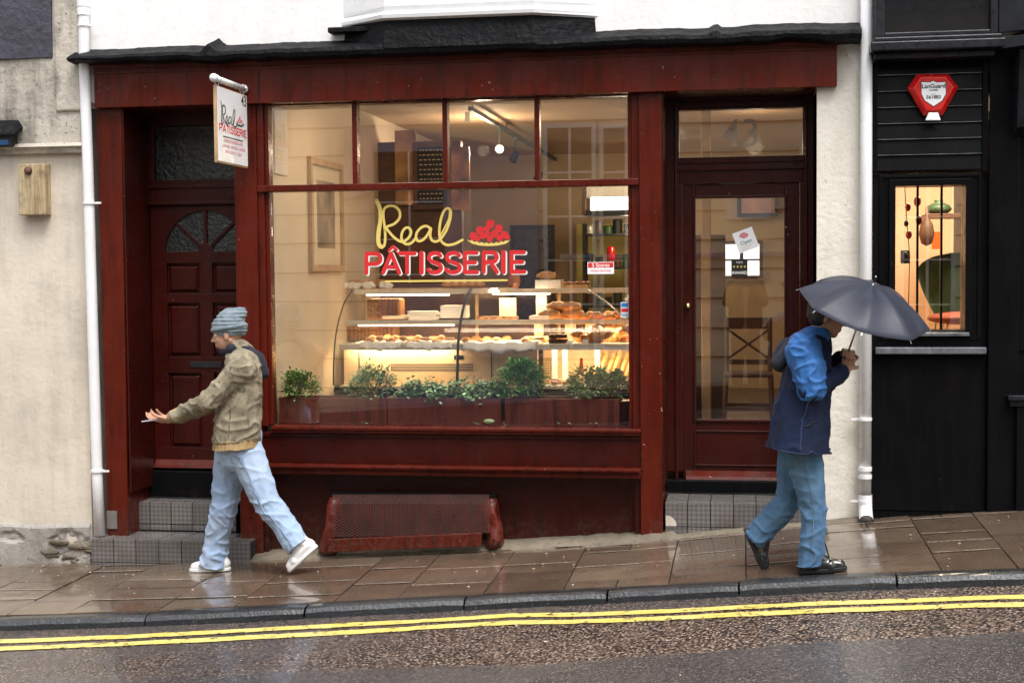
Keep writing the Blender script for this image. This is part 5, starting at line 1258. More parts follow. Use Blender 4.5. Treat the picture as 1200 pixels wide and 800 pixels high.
# ================================================================== BACK OF THE SHOP
# picture on the side wall
fr0, fr1 = onx(362, 250, IX0+.01).y, onx(400, 250, IX0+.01).y; zt_, zb_ = onx(362,184,IX0).z, onx(362,318,IX0).z
pf = thing('picture_frame', 'pale wooden picture frame with dark print on the cream side wall', 'picture', (IX0, (fr0+fr1)/2, zb_))
mb = MB(); e = .05
for a, b, c, d in ((fr0, fr1, zt_-e, zt_), (fr0, fr1, zb_, zb_+e), (fr0, fr0+e, zb_+e+.0005, zt_-e-.0005), (fr1-e, fr1, zb_+e+.0005, zt_-e-.0005)): mb.box(IX0+.002, IX0+.035, a, b, c, d)
mb.build('frame', M_pale, pf, .004); MB().box(IX0+.002, IX0+.012, fr0+e, fr1-e, zb_+e, zt_-e).build('mount', M_cardc, pf)
pn_ = simple('faded_print', (.30,.22,.15), .6, 0, .7, 5, 0); MB().box(IX0+.0125, IX0+.014, fr0+.2, fr1-.2, zb_+.18, zt_-.16).build('print', pn_, pf)
# second sign glimpsed at the edge of the top pane
pp_ = thing('wall_poster', 'faint cream poster high on the side wall by the window', 'poster', (IX0, .5, .6)); a_, b_ = onx(322,150,IX0+.01).y, onx(334,150,IX0+.01).y
MB().box(IX0+.002, IX0+.008, a_, b_, onx(328,205,IX0).z, onx(328,128,IX0).z).build('sheet', M_cardc, pp_)
def panelthing(name, label, cat, px0, py0, px1, py1, Y, mat, th=.03, frame_mat=None, loc=None):
    q = rect(px0, py0, px1, py1, Y); t = thing(name, label, cat, (q[0], Y, q[2]))
    MB().box(q[0], q[1], Y, Y+th, q[2], q[3]).build('sheet', mat, t)
    if frame_mat: mb = MB(); frame(mb, (q[0]-.04, q[1]+.04, q[2]-.04, q[3]+.04), (q[0]+.001, q[1]-.001, q[2]+.001, q[3]-.001), Y-.015, Y+th); mb.build('frame', frame_mat, t, .003)
    return t, q
bY = 6.9
# dark partition and dresser at the back left
tag(MB().box(X(437,250,3.1), X(541,250,3.1), 3.1, 3.2, IF, Z(480,166,3.1)).build('partition', M_brown, None, .01), 'tall dark brown partition behind the counter on the left', 'partition')
t, q = panelthing('food_banner', 'tall orange food banner above the gold script', 'banner', 463, 153, 487, 240, 3.04, simple('banner_print_one', (.52,.30,.12), .6, 0, .8, 3, 0))
t, q = panelthing('food_banner', 'orange and grey food banner beside the lit spotlight', 'banner', 528, 172, 550, 246, 3.04, simple('banner_print_two', (.42,.20,.10), .6, 0, .8, 4, 0))
t, q = panelthing('menu_board', 'black chalk menu board between the two food banners', 'menu board', 489, 172, 524, 240, 3.05, M_dark, .03, M_brown)
mb = MB()
for j in range(11):
    z_ = q[3]-(q[3]-q[2])*(j+.8)/12; x_ = q[0]+.02
    while x_ < q[1]-.04: w_ = rr.uniform(.010,.03); mb.box(x_, x_+w_, 3.047, 3.0495, z_, z_+.008); x_ += w_+.014
mb.build('chalk_writing', M_cardc, t)
t, q = panelthing('blackboard', 'large black framed panel on the back wall right of the lettering', 'blackboard', 602, 268, 646, 410, 6.6, simple('dark_panel_print', (.03,.022,.018), .3), .04, M_dark)
# kitchen opening with light, hood, shelves
ylw = simple('kitchen_yellow', (.62,.52,.16), .6, 0, .1, 3, 0)
q = rect(676, 262, 760, 440, 7.3); tag(MB().box(q[0], q[1], 7.3, 7.45, q[2], q[3]).build('kitchen_wall', ylw, None), 'yellow tiled kitchen wall at the back of the shop', 'wall')
q = rect(692, 219, 752, 246, 6.0); kl = thing('extractor_light', 'bright white lit panel above the kitchen hatch', 'light panel', (q[0], 6.0, q[2]))
MB().box(q[0], q[1], 6.0, 6.06, q[2], q[3]-(q[3]-q[2])*.45).build('diffuser', emit('cool_light_panel', (1.0,.97,.88), 2.6), kl)
MB().box(q[0]-.05, q[1]+.05, 6.0, 6.3, q[3]-(q[3]-q[2])*.44, q[3]+.05).build('housing', M_steel, kl, .01); MB().box(q[0]-.09, q[0]-.052, 5.95, 6.3, q[2]-.05, q[3]+.05).build('side_cheek', M_brown, kl)
MB().box(q[0]-.05, q[1]+.05, 5.99, 6.3, q[2]-.06, q[2]-.002).build('lower_lip', M_dark, kl)
ks = thing('kitchen_shelf', 'black kitchen shelving crowded with pans', 'shelf', P(705, 330, 6.6))
q = rect(684, 262, 742, 440, 6.7)
mb = MB(); mb.box(q[0], q[0]+.03, 6.6, 6.9, IF, q[3]).box(q[1]-.03, q[1], 6.6, 6.9, IF, q[3])
for t_ in (.2, .45, .7, .92): z_ = q[2]+(q[3]-q[2])*t_; mb.box(q[0]+.031, q[1]-.031, 6.6, 6.9, z_, z_+.025)
mb.build('rack', M_dark, ks)
zsh = [q[2]+(q[3]-q[2])*t_+.025 for t_ in (.2,.45,.7,.92)]
mets = (M_dark, M_steel, M_brown, simple('green_tin', (.04,.09,.03), .4), M_dark)
pots = {}
for i, z_ in enumerate(zsh):
    for j in range(5):
        xx = q[0]+.07+(q[1]-q[0]-.14)*j/4; r_ = rr.uniform(.035,.055); h_ = rr.uniform(.06,.16)
        o = MB().lathe((0,0,0), [(0,0),(r_,0),(r_,h_),(r_*1.08,h_+.005),(r_*.9,h_+.01),(0,h_+.012)], 14).build('pan', mets[(i*2+j) % 5], None, smooth=False); o.location = (xx, 6.72, z_)
        tag(o, 'dark pan or tin on the black kitchen shelving', 'pan', 'pans on the kitchen shelving')
v = P(716, 300, 6.4); tag(MB().lathe((v.x, 6.4, v.z), [(0,-.10),(.045,-.09),(.05,0),(.045,.09),(.02,.11),(0,.11)], 14).build('red_canister', M_alarm, None, smooth=True), 'red canister glowing among the dark kitchen pans', 'canister')
# oak post / wall strip left of the door view and side partition
tag(MB().box(X(822,400,1.9), X(833,400,1.9), 1.9, 2.0, IF, IC).build('oak_post', M_pale, None, .006), 'narrow pale oak post just inside the shop door', 'post')
tag(MB().box(X(815,300,2.6), X(850,300,2.6), 2.6, 2.7, IF, Z(830,275,2.6)).build('dark_screen', M_brown, None, .006), 'dark brown screen behind the oak post', 'screen')
bw_, q = panelthing('back_window', 'back window with glowing daylight pane seen through the door glass', 'window', 848, 286, 890, 323, 7.40, emit('window_daylight_glow', (.95,.97,1.0), .8), .05, M_brown)  # pane emits light in place of daylight from behind
MB().box((q[0]+q[1])/2-.02, (q[0]+q[1])/2+.02, 7.38, 7.399, q[2], q[3]).build('glazing_bar', M_brown, bw_); zz_ = (q[2]+q[3])/2; MB().box(q[0], q[1], 7.375, 7.3795, zz_-.01, zz_+.01).build('glazing_bar', M_brown, bw_)
panelthing('wall_poster', 'pale pink poster on the far wall seen over the door poster', 'poster', 868, 232, 908, 250, 7.35, simple('pink_print', (.55,.30,.26), .6, 0, .5, 4, 0), .02, M_dark)
# bar stool behind the door
def stool(cx_, cy_, label):
    t = thing('bar_stool', label, 'stool', (cx_, cy_, IF)); zt = Z(875, 372, cy_+.2); zs = Z(875, 436, cy_); w_ = .17
    MB().box(cx_-w_-.02, cx_+w_+.02, cy_-.17, cy_+.17, zs-.03, zs).build('seat', M_brown, t, .01)
    for sx in (-1, 1):
        MB().tube([(cx_+sx*(w_+.03), cy_-.18, IF+.002), (cx_+sx*w_, cy_-.15, zs-.031)], [.017,.021], 10).build('leg', M_brown, t)
        MB().tube([(cx_+sx*(w_+.03), cy_+.20, IF+.002), (cx_+sx*w_, cy_+.16, zs-.031), (cx_+sx*w_, cy_+.20, zt)], .019, 10).build('leg', M_brown, t)
    mb = MB(); mb.box(cx_-w_, cx_+w_, cy_+.185, cy_+.21, zt-.09, zt).box(cx_-w_, cx_+w_, cy_+.17, cy_+.195, zs+.05, zs+.09)
    mb.tube([(cx_-w_, cy_+.19, zs+.09), (cx_+w_, cy_+.19, zt-.09)], .010, 8).tube([(cx_+w_, cy_+.20, zs+.09), (cx_-w_, cy_+.20, zt-.09)], .010, 8)
    mb.build('back_rest', M_brown, t)
    mb = MB(); zz = IF+.28; mb.box(cx_-w_-.01, cx_+w_+.01, cy_-.18, cy_-.155, zz, zz+.03).box(cx_-w_-.01, cx_+w_+.01, cy_+.17, cy_+.19, zz, zz+.03); mb.build('footrest', M_brown, t)
stool(X(877,420,2.0), 2.0, 'brown wooden bar stool with crossed back behind the door glass')
tag(MB().box(X(925,400,2.4), .615, 1.0, 3.0, IF+.001, Z(925,395,2.4)).build('low_cupboard', M_pale, None, .01), 'pale low cupboard along the wall inside the door', 'cupboard')
# ================================================================== STICKERS
def sticker(px0, py0, px1, py1, Y, mat, label, name='window_sticker', rot=0, th=.0008):
    q = rect(px0, py0, px1, py1, Y); c = Vector(((q[0]+q[1])/2, Y, (q[2]+q[3])/2)); t = thing(name, label, 'sticker', c); w_, h_ = (q[1]-q[0])/2, (q[3]-q[2])/2
    MB().box(-w_, w_, -th, 0, -h_, h_).xf(Matrix.Translation(c) @ Matrix.Rotation(rot, 4, 'Y')).build('paper', mat, t); return t, c, w_, h_
gs = gy-.0006
t, c, w_, h_ = sticker(688.5, 307, 719.5, 321, gs, M_signw, 'small red and white rating sticker low on the window')
MB().box(c.x-w_+.004, c.x+w_-.004, gs-.0016, gs-.0009, c.z+.002, c.z+h_-.004).build('red_band', M_redl, t)
text('sticker_lettering', '5 Scores', .034, (c.x, gs-.0018, c.z+h_*.45), FR, M_wl, t, .0006, .0002); text('sticker_lettering', 'FOOD RATING', .020, (c.x, gs-.0011, c.z-h_*.5), FR, M_redl, t, .0003, .0002)
for sub in list(t.children):
    if sub.name.startswith('sticker_lettering'): pass
t, c, w_, h_ = sticker(727.5, 354, 736.5, 372, gs, M_signw, 'tiny blue and red payment card sticker by the window jamb')
MB().box(c.x-w_+.003, c.x+w_-.003, gs-.0016, gs-.0009, c.z+h_*.35, c.z+h_*.9).build('blue_mark', simple('sticker_blue', (.03,.2,.55), .5), t); MB().box(c.x-w_+.003, c.x+w_-.003, gs-.0016, gs-.0009, c.z-h_*.3, c.z+h_*.2).build('red_mark', M_redl, t); MB().box(c.x-w_+.003, c.x+w_-.003, gs-.0016, gs-.0009, c.z-h_*.85, c.z-h_*.45).build('pale_mark', simple('sticker_pale', (.3,.45,.6), .5), t)
ds = DY+.0415
t, c, w_, h_ = sticker(861.5, 269, 886, 294, ds, M_signw, 'white square notice stuck at a tilt on the door glass', 'door_notice', R(-20))
rm = Matrix.Rotation(R(-20), 3, 'Y')
MB().ball(c+rm @ Vector((0,-.0016,.035)), 1, 1, (.035,.0006,.022)).build('print', M_pinkl, t)
text('notice_lettering', 'Open', .035, c+rm @ Vector((0,-.0014,-.012)), rm @ FR, simple('teal_ink', (.05,.25,.25), .6), t, .0005, .0002)
mb = MB()
for k in range(3): mb.box(-.045, .045-.02*k, -.0015, -.0010, -.035-k*.012, -.032-k*.012)
mb.xf(Matrix.Translation(c) @ rm.to_4x4()).build('small_print', M_greyl, t)
t, c, w_, h_ = sticker(857, 304, 876, 325, ds, M_dark, 'dark star rated award notice on the door glass', 'door_notice')
mb = MB()
for k in range(4):
    q = Vector((c.x-.036+k*.024, ds-.0012, c.z+.012)); mb.prism([q+Vector((math.sin(R(36*j))*(.010 if j % 2 == 0 else .0045), 0, math.cos(R(36*j))*(.010 if j % 2 == 0 else .0045))) for j in range(10)], (0,-.0006,0))
mb.build('gold_stars', M_gold, t)
text('notice_lettering', 'AWARD', .028, (c.x, ds-.0011, c.z-.03), FR, M_wl, t, .0006, .0002); text('notice_lettering', 'TASTE', .016, (c.x, ds-.0011, c.z+.04), FR, M_wl, t, .0002, .0002)
# ================================================================== TRACK LIGHTS
tk = thing('light_track', 'black ceiling track running towards the back of the shop', 'light track', (-2.3, 2.1, 1.3))
tA, tB = P(549,128,2.15), P(652,191,7.3); tx = (tA.x+tB.x)/2; tzt = tA.z
MB().box(tx-.018, tx+.018, 2.1, 7.4, tzt-.02, tzt+.015).build('rail', M_dark, tk)
mb = MB(); 
for yy in (2.2, 3.9, 5.6, 7.2): mb.tube([(tx, yy, tzt+.015), (tx, yy, IC)], .006, 8)
mb.build('hanger', M_dark, tk)
MB().lathe((tx-.02, 2.08, tzt-.11), [(0,0),(.02,0),(.02,.08),(0,.08)], 12).build('feed_cap', M_paper, tk)
for px, py, yy, lit, lb in ((592,173,3.5,1,'lit warm spotlight nearest the window on the black track'),(613,183,4.4,0,'unlit black spotlight in the middle of the track'),(643,206,6.0,0,'unlit black spotlight at the far end of the track')):
    p = P(px, py, yy); t = thing('track_spotlight', lb, 'spotlight', (tx, yy, tzt-.02))
    MB().box(tx-.02, tx+.02, yy-.04, yy+.04, tzt-.05, tzt-.0205).build('adapter', M_dark, t); MB().tube([(tx, yy, tzt-.05), (tx, yy, p.z+.04)], .008, 8).build('stem', M_dark, t)
    d = Vector((.15,-.8,-.25)).normalized() if lit else Vector((-.5,.5,-.7)).normalized(); c = Vector((tx, yy, p.z))
    MB().tube([c-d*.05, c-d*.04, c+d*.05, c+d*.055], [.02,.035,.045,.045], 14).build('head', M_dark, t)
    if lit: MB().ball(c+d*.062, .034, 2).build('bulb', emit('spot_bulb', (1,.82,.5), 14), t, smooth=True)
# ================================================================== PEOPLE
def remeshed(mb, name, mat, parent, voxel=.006, smooth=6, disp=None, top=False, fac=.5, clampz=None, cuts=()):
    me = bpy.data.meshes.new('t'); mb.bm.to_mesh(me); mb.bm.free(); o = bpy.data.objects.new('t', me); C.objects.link(o)
    r_ = o.modifiers.new('r', 'REMESH'); r_.mode = 'VOXEL'; r_.voxel_size = voxel
    s_ = o.modifiers.new('s', 'SMOOTH'); s_.factor = fac; s_.iterations = smooth
    dg = bpy.context.evaluated_depsgraph_get(); m2 = bpy.data.meshes.new_from_object(o.evaluated_get(dg)); bpy.data.objects.remove(o); bpy.data.meshes.remove(me)
    if disp:
        nr = [v.normal.copy() for v in m2.vertices]
        for v, n in zip(m2.vertices, nr): v.co += n*disp(v.co, n)
    for pt, nn in cuts:
        pt, nn = Vector(pt), Vector(nn).normalized()
        for v in m2.vertices:
            h = (v.co-pt).dot(nn)
            if h > 0: v.co -= nn*h*(1 if h > .004 else 1)
    if clampz:
        for v in m2.vertices:
            z_ = clampz(v.co.x, v.co.y)
            if v.co.z < z_: v.co.z = z_
    for p in m2.polygons: p.use_smooth = True
    m2.materials.clear(); m2.materials.append(mat); m2.name = name
    q = bpy.data.objects.new(name, m2); C.objects.link(q)
    if parent: q.parent = parent; q.matrix_parent_inverse = PI[parent.name]
    PI[q.name] = Matrix.Identity(4); return q
def folds(amp, s, stretch=(1,1,1), seed=0, bends=(), rad=.12):
    bends = [Vector(q) for q in bends]
    def f(co, n):
        q = Vector((co.x*stretch[0], co.y*stretch[1], co.z*stretch[2]))*s+Vector((seed, 0, 0))
        q = q+Vector((noise.noise(q*.6), noise.noise(q*.6+Vector((9,0,0))), 0))*.8
        a = 1-abs(noise.noise(q))*2.6; a = max(0, a)**2
        b = 1-abs(noise.noise(q*2.1+Vector((5, 1, 2))))*2.6; b = max(0, b)**2
        w = .45
        for p in bends: w += math.exp(-((co-p).length/rad)**2)
        return amp*min(1.5, w)*(a*.85+b*.15-.35)
    return f
def seam(o, pts, mat, name='seam', r=.0022, dashed=False, n=22):
    # a stitched seam laid on the cloth of o
    pts = [Vector(p) for p in pts]; out = []
    for a, b in zip(pts, pts[1:]):
        for k in range(n):
            ok, co, nr, _ = o.closest_point_on_mesh(a.lerp(b, k/n))
            if ok: out.append(co+nr*.0008)
    mb = MB()
    if dashed:
        for a, b in list(zip(out, out[1:]))[::2]: mb.tube([a, b], r, 5)
    else: mb.tube(out, r, 6)
    return mb.build(name, mat, o, smooth=True)
def chain(mb, pts, rad, sub=2):
    for (a, ra), (b, rb) in zip(zip(pts, rad), zip(pts[1:], rad[1:])): mb.hull(a, ra, b, rb, sub)
    return mb
def hand(mb, w, d, n, curl=35, thumb=1, s_=1.0):
    # wrist w, pointing d, palm normal n; thumb side = thumb * (d x n)
    d = d.normalized(); n = (n-d*n.dot(d)).normalized(); s = d.cross(n)*thumb
    chain(mb, [w-d*.03, w, w+d*.03], [.026*s_, .024*s_, .026*s_])
    for k, off in enumerate((.030, .010, -.010, -.029)):
        base = w+d*.085*s_+s*off*s_; mb.hull(w+d*.02*s_+s*off*.6*s_, .017*s_, base, .0125*s_, 1)
        ln = (.040, .045, .042, .033)[k]*s_; p = base; a = 0
        for j in range(3):
            a += R(curl*(.7 if j == 0 else 1.0)); dd = d*math.cos(a)+n*math.sin(a); q = p+dd*ln*(1, .68, .55)[j]
            mb.hull(p, (.0100, .0092, .0085)[j]*s_, q, (.0092, .0085, .0075)[j]*s_, 1); p = q
    t0 = w+d*.025*s_+s*.022*s_; t1 = t0+(s*.7+d*.6+n*.25).normalized()*.042*s_; t2 = t1+(d*.75+n*.6+s*.1).normalized()*.034*s_; t3 = t2+(d*.6+n*.8-s*.2).normalized()*.026*s_
    chain(mb, [t0, t1, t2, t3], [.017*s_, .0125*s_, .0110*s_, .009*s_], 1)
def head(mb, c, f, up_, s_=1.0):
    f = f.normalized(); up_ = (up_-f*up_.dot(f)).normalized(); r_ = f.cross(up_)
    def q(a, b, e): return c+(f*a+r_*b+up_*e)*s_
    rot = Matrix((f, r_, up_)).transposed()
    mb.ball(q(-.012,0,.025), .098*s_, 3, (1.0, .78, .93), rot)                     # cranium
    mb.ball(q(.02,0,-.035), .078*s_, 3, (.92, .78, 1.05), rot)                     # face
    mb.hull(q(.055,0,-.095), .026*s_, q(.02,0,-.07), .05*s_)                       # chin and jaw
    for sd in (-1, 1): mb.hull(q(.045,.02*sd,-.085), .02*s_, q(-.02,.048*sd,-.045), .022*s_); mb.ball(q(.062,.035*sd,-.03), .02*s_, 2); mb.ball(q(-.005,.076*sd,-.015), .03*s_, 2, (.55,.28,1.05), rot)
    mb.hull(q(.080,.0,.022), .016*s_, q(.085,0,.004), .010*s_); mb.hull(q(.085,0,.004), .009*s_, q(.108,0,-.03), .011*s_); mb.ball(q(.095,.011,-.034), .009*s_, 1); mb.ball(q(.095,-.011,-.034), .009*s_, 1)
    mb.hull(q(.076,-.03,.024), .013*s_, q(.076,.03,.024), .013*s_)                 # brow
    mb.hull(q(.083,-.016,-.060), .0085*s_, q(.083,.016,-.060), .0085*s_); mb.hull(q(.081,-.014,-.072), .009*s_, q(.081,.014,-.072), .009*s_)
    return q
def eyes(q, parent, s_=1.0):
    for sd in (-1, 1):
        MB().ball(q(.071,.030*sd,.002), .0115*s_, 2).build('eye', M_paper, parent, smooth=True); MB().ball(q(.0775,.032*sd,.002), .0062*s_, 2).build('iris', M_hair, parent, smooth=True)
    MB().hull(q(.0905,-.015,-.066), .0022*s_, q(.0905,.015,-.066), .0022*s_, 1).build('lip_line', simple('lips', (.30,.10,.08), .5), parent, smooth=True)
# ---------------- person walking to the left
g1 = gpt(246, 669); g2 = gpt(340, 673); Yc = (g1.y+g2.y)/2; yf, yn = g1.y, g2.y
pA = thing('person', 'person in grey beanie, khaki jacket and pale jeans striding past the stone steps', 'person', (P(290, 660, Yc).x, Yc, pav(P(290,660,Yc).x, Yc)))
def Q(px, py, dy=0): return P(px, py, Yc+dy)
body = MB()
hA = head(body, Q(267, 391), Vector((-1,-.12,-.16)), Vector((-.12,0,1)))
chain(body, [Q(270,398), Q(279,414), Q(283,430)], [.055,.056,.07])
for sd, ank, kn, hipx in ((.09, P(251,650,yf), Q(261,592,.08), 272), (-.09, P(352,634,yn), Q(314,588,-.09), 288)):
    chain(body, [Q(hipx,522,sd), kn, ank], [.075,.055,.035])
chain(body, [Q(283,430), Q(281,470), Q(280,515)], [.11,.115,.12])
shn, eln, wrn = Q(286,431,-.17), Q(244,470,-.24), Q(202,488,-.20)
chain(body, [shn, eln, wrn], [.05,.035,.025]); hand(body, wrn+(wrn-eln).normalized()*.02, (Q(184,492,-.2)-wrn), Vector((.1,.2,1)), 30, -1)
shf, elf, wrf = Q(280,431,.17), Q(246,474,.15), Q(205,490,-.05)
chain(body, [shf, elf, wrf], [.05,.035,.025]); hand(body, wrf+(wrf-elf).normalized()*.02, (Q(184,491,-.13)-wrf), Vector((.1,-.3,1)), 34, 1)
bA = remeshed(body, 'body', M_skin, pA, .005, 3)
eyes(hA, bA)
# jacket
mb = MB(); 
for sy in (-.085, .085): chain(mb, [Q(286,428,sy), Q(282,462,sy), Q(278,500,sy), Q(277,535,sy)], [.11,.14,.155,.16])
chain(mb, [Q(282,412), Q(284,425)], [.085,.12])
chain(mb, [shn, eln, Q(208,486,-.20)], [.090,.068,.050]); chain(mb, [shf, elf, Q(211,488,-.03)], [.085,.065,.048])
hp_ = Q(278,514)
remeshed(mb, 'jacket', M_jackL, pA, .007, 3, folds(.017, 8, (1,1,1.3), 3, [shn, eln, Q(262,490,-.1), Q(292,500,-.1), wrn], .10), cuts=[(hp_, (.05,0,-1))])
mb = MB(); 
for sy in (-.085, .085): chain(mb, [Q(278,500,sy), Q(277,535,sy)], [.153,.158])
remeshed(mb, 'ribbed_hem', M_hem, pA, .007, 3, lambda co, n: .0025*math.sin(co.x*220)+.003*noise.noise(co*14), cuts=[(Q(278,512), (-.05,0,1)), (Q(278,523), (.05,0,-1))])
mb = MB(); mb.hull(Q(210,485,-.20), .047, Q(203,488,-.20), .044)
remeshed(mb, 'cuff', M_hem, pA, .006, 3)
mb = MB(); chain(mb, [Q(272,409,-.05), Q(290,413,-.02), Q(300,422,0), Q(306,436,0)], [.040,.052,.062,.055]); chain(mb, [Q(272,409,.05), Q(290,413,.04), Q(300,425,.06)], [.04,.052,.055]); chain(mb, [Q(262,408,0), Q(270,411,.0)], [.045,.05])
remeshed(mb, 'hood', M_hood, pA, .007, 6, folds(.012, 12))
# jeans
mb = MB(); chain(mb, [Q(279,508), Q(280,528)], [.155,.15])
for sy in (-.06, .06): mb.hull(Q(279,512,sy), .14, Q(280,532,sy), .13)
aF = P(250,657,yf); kF = Q(263,592,.06); chain(mb, [Q(273,528,.075), kF, P(254,630,yf), P(249,668,yf)], [.120,.090,.084,.092])
aR = P(350,640,yn); kR = Q(313,589,-.08); aR2 = aR+(aR-P(332,613,yn+.03)).normalized()*.08; chain(mb, [Q(288,528,-.07), kR, P(332,613,yn+.03), aR2], [.120,.090,.083,.086])
remeshed(mb, 'jeans', M_jeansL, pA, .007, 3, folds(.013, 6.2, (1.2,1,1.7), 8, [kF, kR, aF, aR, P(252,645,yf), Q(283,535), Q(275,550,.05)], .12), cuts=[(P(250,663,yf), (-.12,0,-1)), (aR, (aR-P(332,613,yn+.03)))])
M_st = flat('denim_stitching', (.16,.17,.19)); M_seamL = flat('pale_denim_seam', (.20,.30,.46)); M_seamJ = flat('jacket_seam', (.13,.105,.075)); M_seamB = flat('navy_seam', (.02,.045,.11))
oj = bpy.data.objects['jeans']; oc_ = bpy.data.objects['jacket']
F_ = Vector((0,-.3,0))
seam(oj, [Q(289,530)+F_, Q(314,590)+F_, Q(334,615)+F_, Q(350,638)+F_], M_seamL, r=.003)
seam(oj, [Q(296,530)+F_, Q(302,548)+F_, Q(286,552)+F_, Q(279,532)+F_], M_st, 'pocket_stitching', .0014, False, 6)
seam(oc_, [Q(285,424)+F_, Q(292,440)+F_, Q(288,455)+F_], M_seamJ, r=.0025); seam(oc_, [Q(287,450)+F_, Q(285,480)+F_, Q(284,508)+F_], M_seamJ, r=.0025)
def shoe(parent, heel, toe, up_, sole=0, mat=M_shoeW, solemat=M_shoeW, s_=1.0, clamp=None):
    d = (toe-heel); L = d.length; d.normalize(); n = (up_-d*up_.dot(d)).normalized(); s = d.cross(n)
    a = lambda u, h, w=0: heel+d*L*u+n*h*s_+s*w*s_
    mb = MB(); chain(mb, [a(.10,.045), a(.35,.048), a(.62,.035), a(.86,.028)], [.043*s_,.046*s_,.042*s_,.034*s_]); mb.hull(a(.12,.05), .042*s_, a(.2,.10), .045*s_); mb.hull(a(.65,.03,.012), .038*s_, a(.65,.03,-.012), .038*s_); mb.hull(a(.3,.09), .04*s_, a(.55,.055), .036*s_)
    o = remeshed(mb, 'shoe', mat, parent, .005, 4, None, clampz=clamp)
    mb = MB(); out = []
    for k in range(20):
        t = 2*math.pi*k/20; u = .5-.54*math.cos(t); w = (.040+.010*math.sin((u)*3.1))*math.sin(t)*(1.0 if abs(math.sin(t)) < .5 else 1.0)
        w = .046*math.copysign(abs(math.sin(t))**.6, math.sin(t)); out.append(a(u-.02, .0, w))
    mb.prism([p-n*.0 for p in out], n*.022*s_).build('sole', solemat, o, .004)
    return o
up1 = Vector((0,0,1))
def onp(px, yy, e=0): q = P(px, 668, yy); return Vector((q.x, yy, pav(q.x, yy)+.003+e))
shoe(pA, onp(268, yf), onp(223, yf), up1)
tR = onp(340, yn); hR = tR+(P(374,640,yn)-P(342,672,yn)).normalized()*.25
shoe(pA, hR, tR+Vector((0,0,.012)), Vector((-.6,0,.8)))
# beanie
mb = MB(); q = hA; f_ = Vector((-1,-.12,-.16)).normalized()
mb.ball(q(-.016,0,.045), .108, 3, (1.06,.88,.80)); mb.hull(q(-.02,0,.08), .085, q(-.10,0,.115), .050); mb.hull(q(-.03,0,.05), .100, q(-.075,0,.02), .06)
bn = remeshed(mb, 'beanie', M_beanie, pA, .006, 5, lambda co, n: .003*math.sin(co.z*260)+.004*noise.noise(co*20))
mb = MB(); rings = []
for k in range(25):
    a = 2*math.pi*k/24; rings.append(q(-.016+.108*math.cos(a), .090*math.sin(a), .038-.012*math.cos(a)*-1*0+.0))
mb.tube([p for p in rings], .015, 8, cap=False); mb.build('knitted_band', M_beanie, bn, smooth=True)
# phone held in the hand
ph_c = Q(181, 491.5, -.2); ph = MB().box(-.075,.075,-.036,.036,-.004,.004).xf(Matrix.Translation(ph_c) @ Matrix.Rotation(R(-8), 4, 'Y')).build('phone', simple('phone_case', (.40,.42,.46), .2), None, .002); tag(ph, 'slim pale phone held out in front by the person in the beanie', 'phone')
# ---------------- person walking to the right under an umbrella
h1 = gpt(962, 670); Yr = h1.y
pB = thing('person', 'person in blue hooded jacket and jeans leaning under a dark umbrella', 'person', (P(950,668,Yr).x, Yr, pav(P(950,668,Yr).x, Yr)))
def Q(px, py, dy=0): return P(px, py, Yr+.08+dy)
body = MB()
hB = head(body, Q(971, 369), Vector((1,-.10,-.28)), Vector((.28,0,1)), .97)
chain(body, [Q(966,378), Q(957,394), Q(950,410)], [.052,.056,.07])
chain(body, [Q(950,412), Q(944,455), Q(936,512)], [.11,.115,.12])
kn1, an1 = P(953,592,Yr+.03), P(951,652,Yr); kn2, an2 = Q(925,586,.11), Q(886,630,.14)
chain(body, [Q(940,520,-.08), kn1, an1], [.075,.052,.034]); chain(body, [Q(934,520,.09), kn2, an2], [.075,.052,.034])
sh1, el1, wr1 = Q(944,408,-.19), Q(951,457,-.23), Q(992,434,-.10)
chain(body, [sh1, el1, wr1], [.05,.036,.025])
sh2, el2, wr2 = Q(948,408,.18), Q(962,448,.22), Q(990,418,.05)
chain(body, [sh2, el2, wr2], [.05,.036,.025])
# umbrella axis
rimL, rimR = P(936,338,Yr-.05), P(1090,386,Yr-.05); uc = (rimL+rimR)/2; ud = (rimR-rimL).normalized(); ua = Vector((-ud.z, 0, ud.x)).normalized()
if ua.z < 0: ua = -ua
ua = (ua+Vector((0,-.34,0))).normalized(); ur = (rimR-rimL).length/2
hp = wr1+Vector((.055, .03, .02))
g0 = uc-ua*((uc-Q(1003,430,-.05)).dot(ua)); 
hand(body, wr1+(g0-wr1).normalized()*.005, (g0+Vector((.02,-.02,0))-wr1), Vector((.1,1,0)), 62, -1, .95)
hand(body, wr2, (g0+ua*.09-wr2), Vector((.1,-1,0)), 62, 1, .95)
bB = remeshed(body, 'body', M_skin, pB, .005, 3); eyes(hB, bB, .97)
mb = MB(); q = hB; mb.ball(q(-.022,0,.045), .108, 3, (1.0,.88,.86)); mb.ball(q(-.045,0,.0), .092, 3, (.85,.95,1))
remeshed(mb, 'hair', M_hair, bB, .006, 3, folds(.004, 30))
mb = MB()
for sy in (-.08, .08): chain(mb, [Q(951,412,sy), Q(946,445,sy), Q(938,485,sy), Q(933,545,sy)], [.105,.14,.158,.19])
chain(mb, [Q(958,396), Q(950,412)], [.075,.12]); chain(mb, [el1, Q(986,437,-.12)], [.066,.048]); chain(mb, [sh2, el2, Q(985,421,.06)], [.088,.068,.048]); mb.hull(sh1, .07, sh1.lerp(el1, .3), .065)
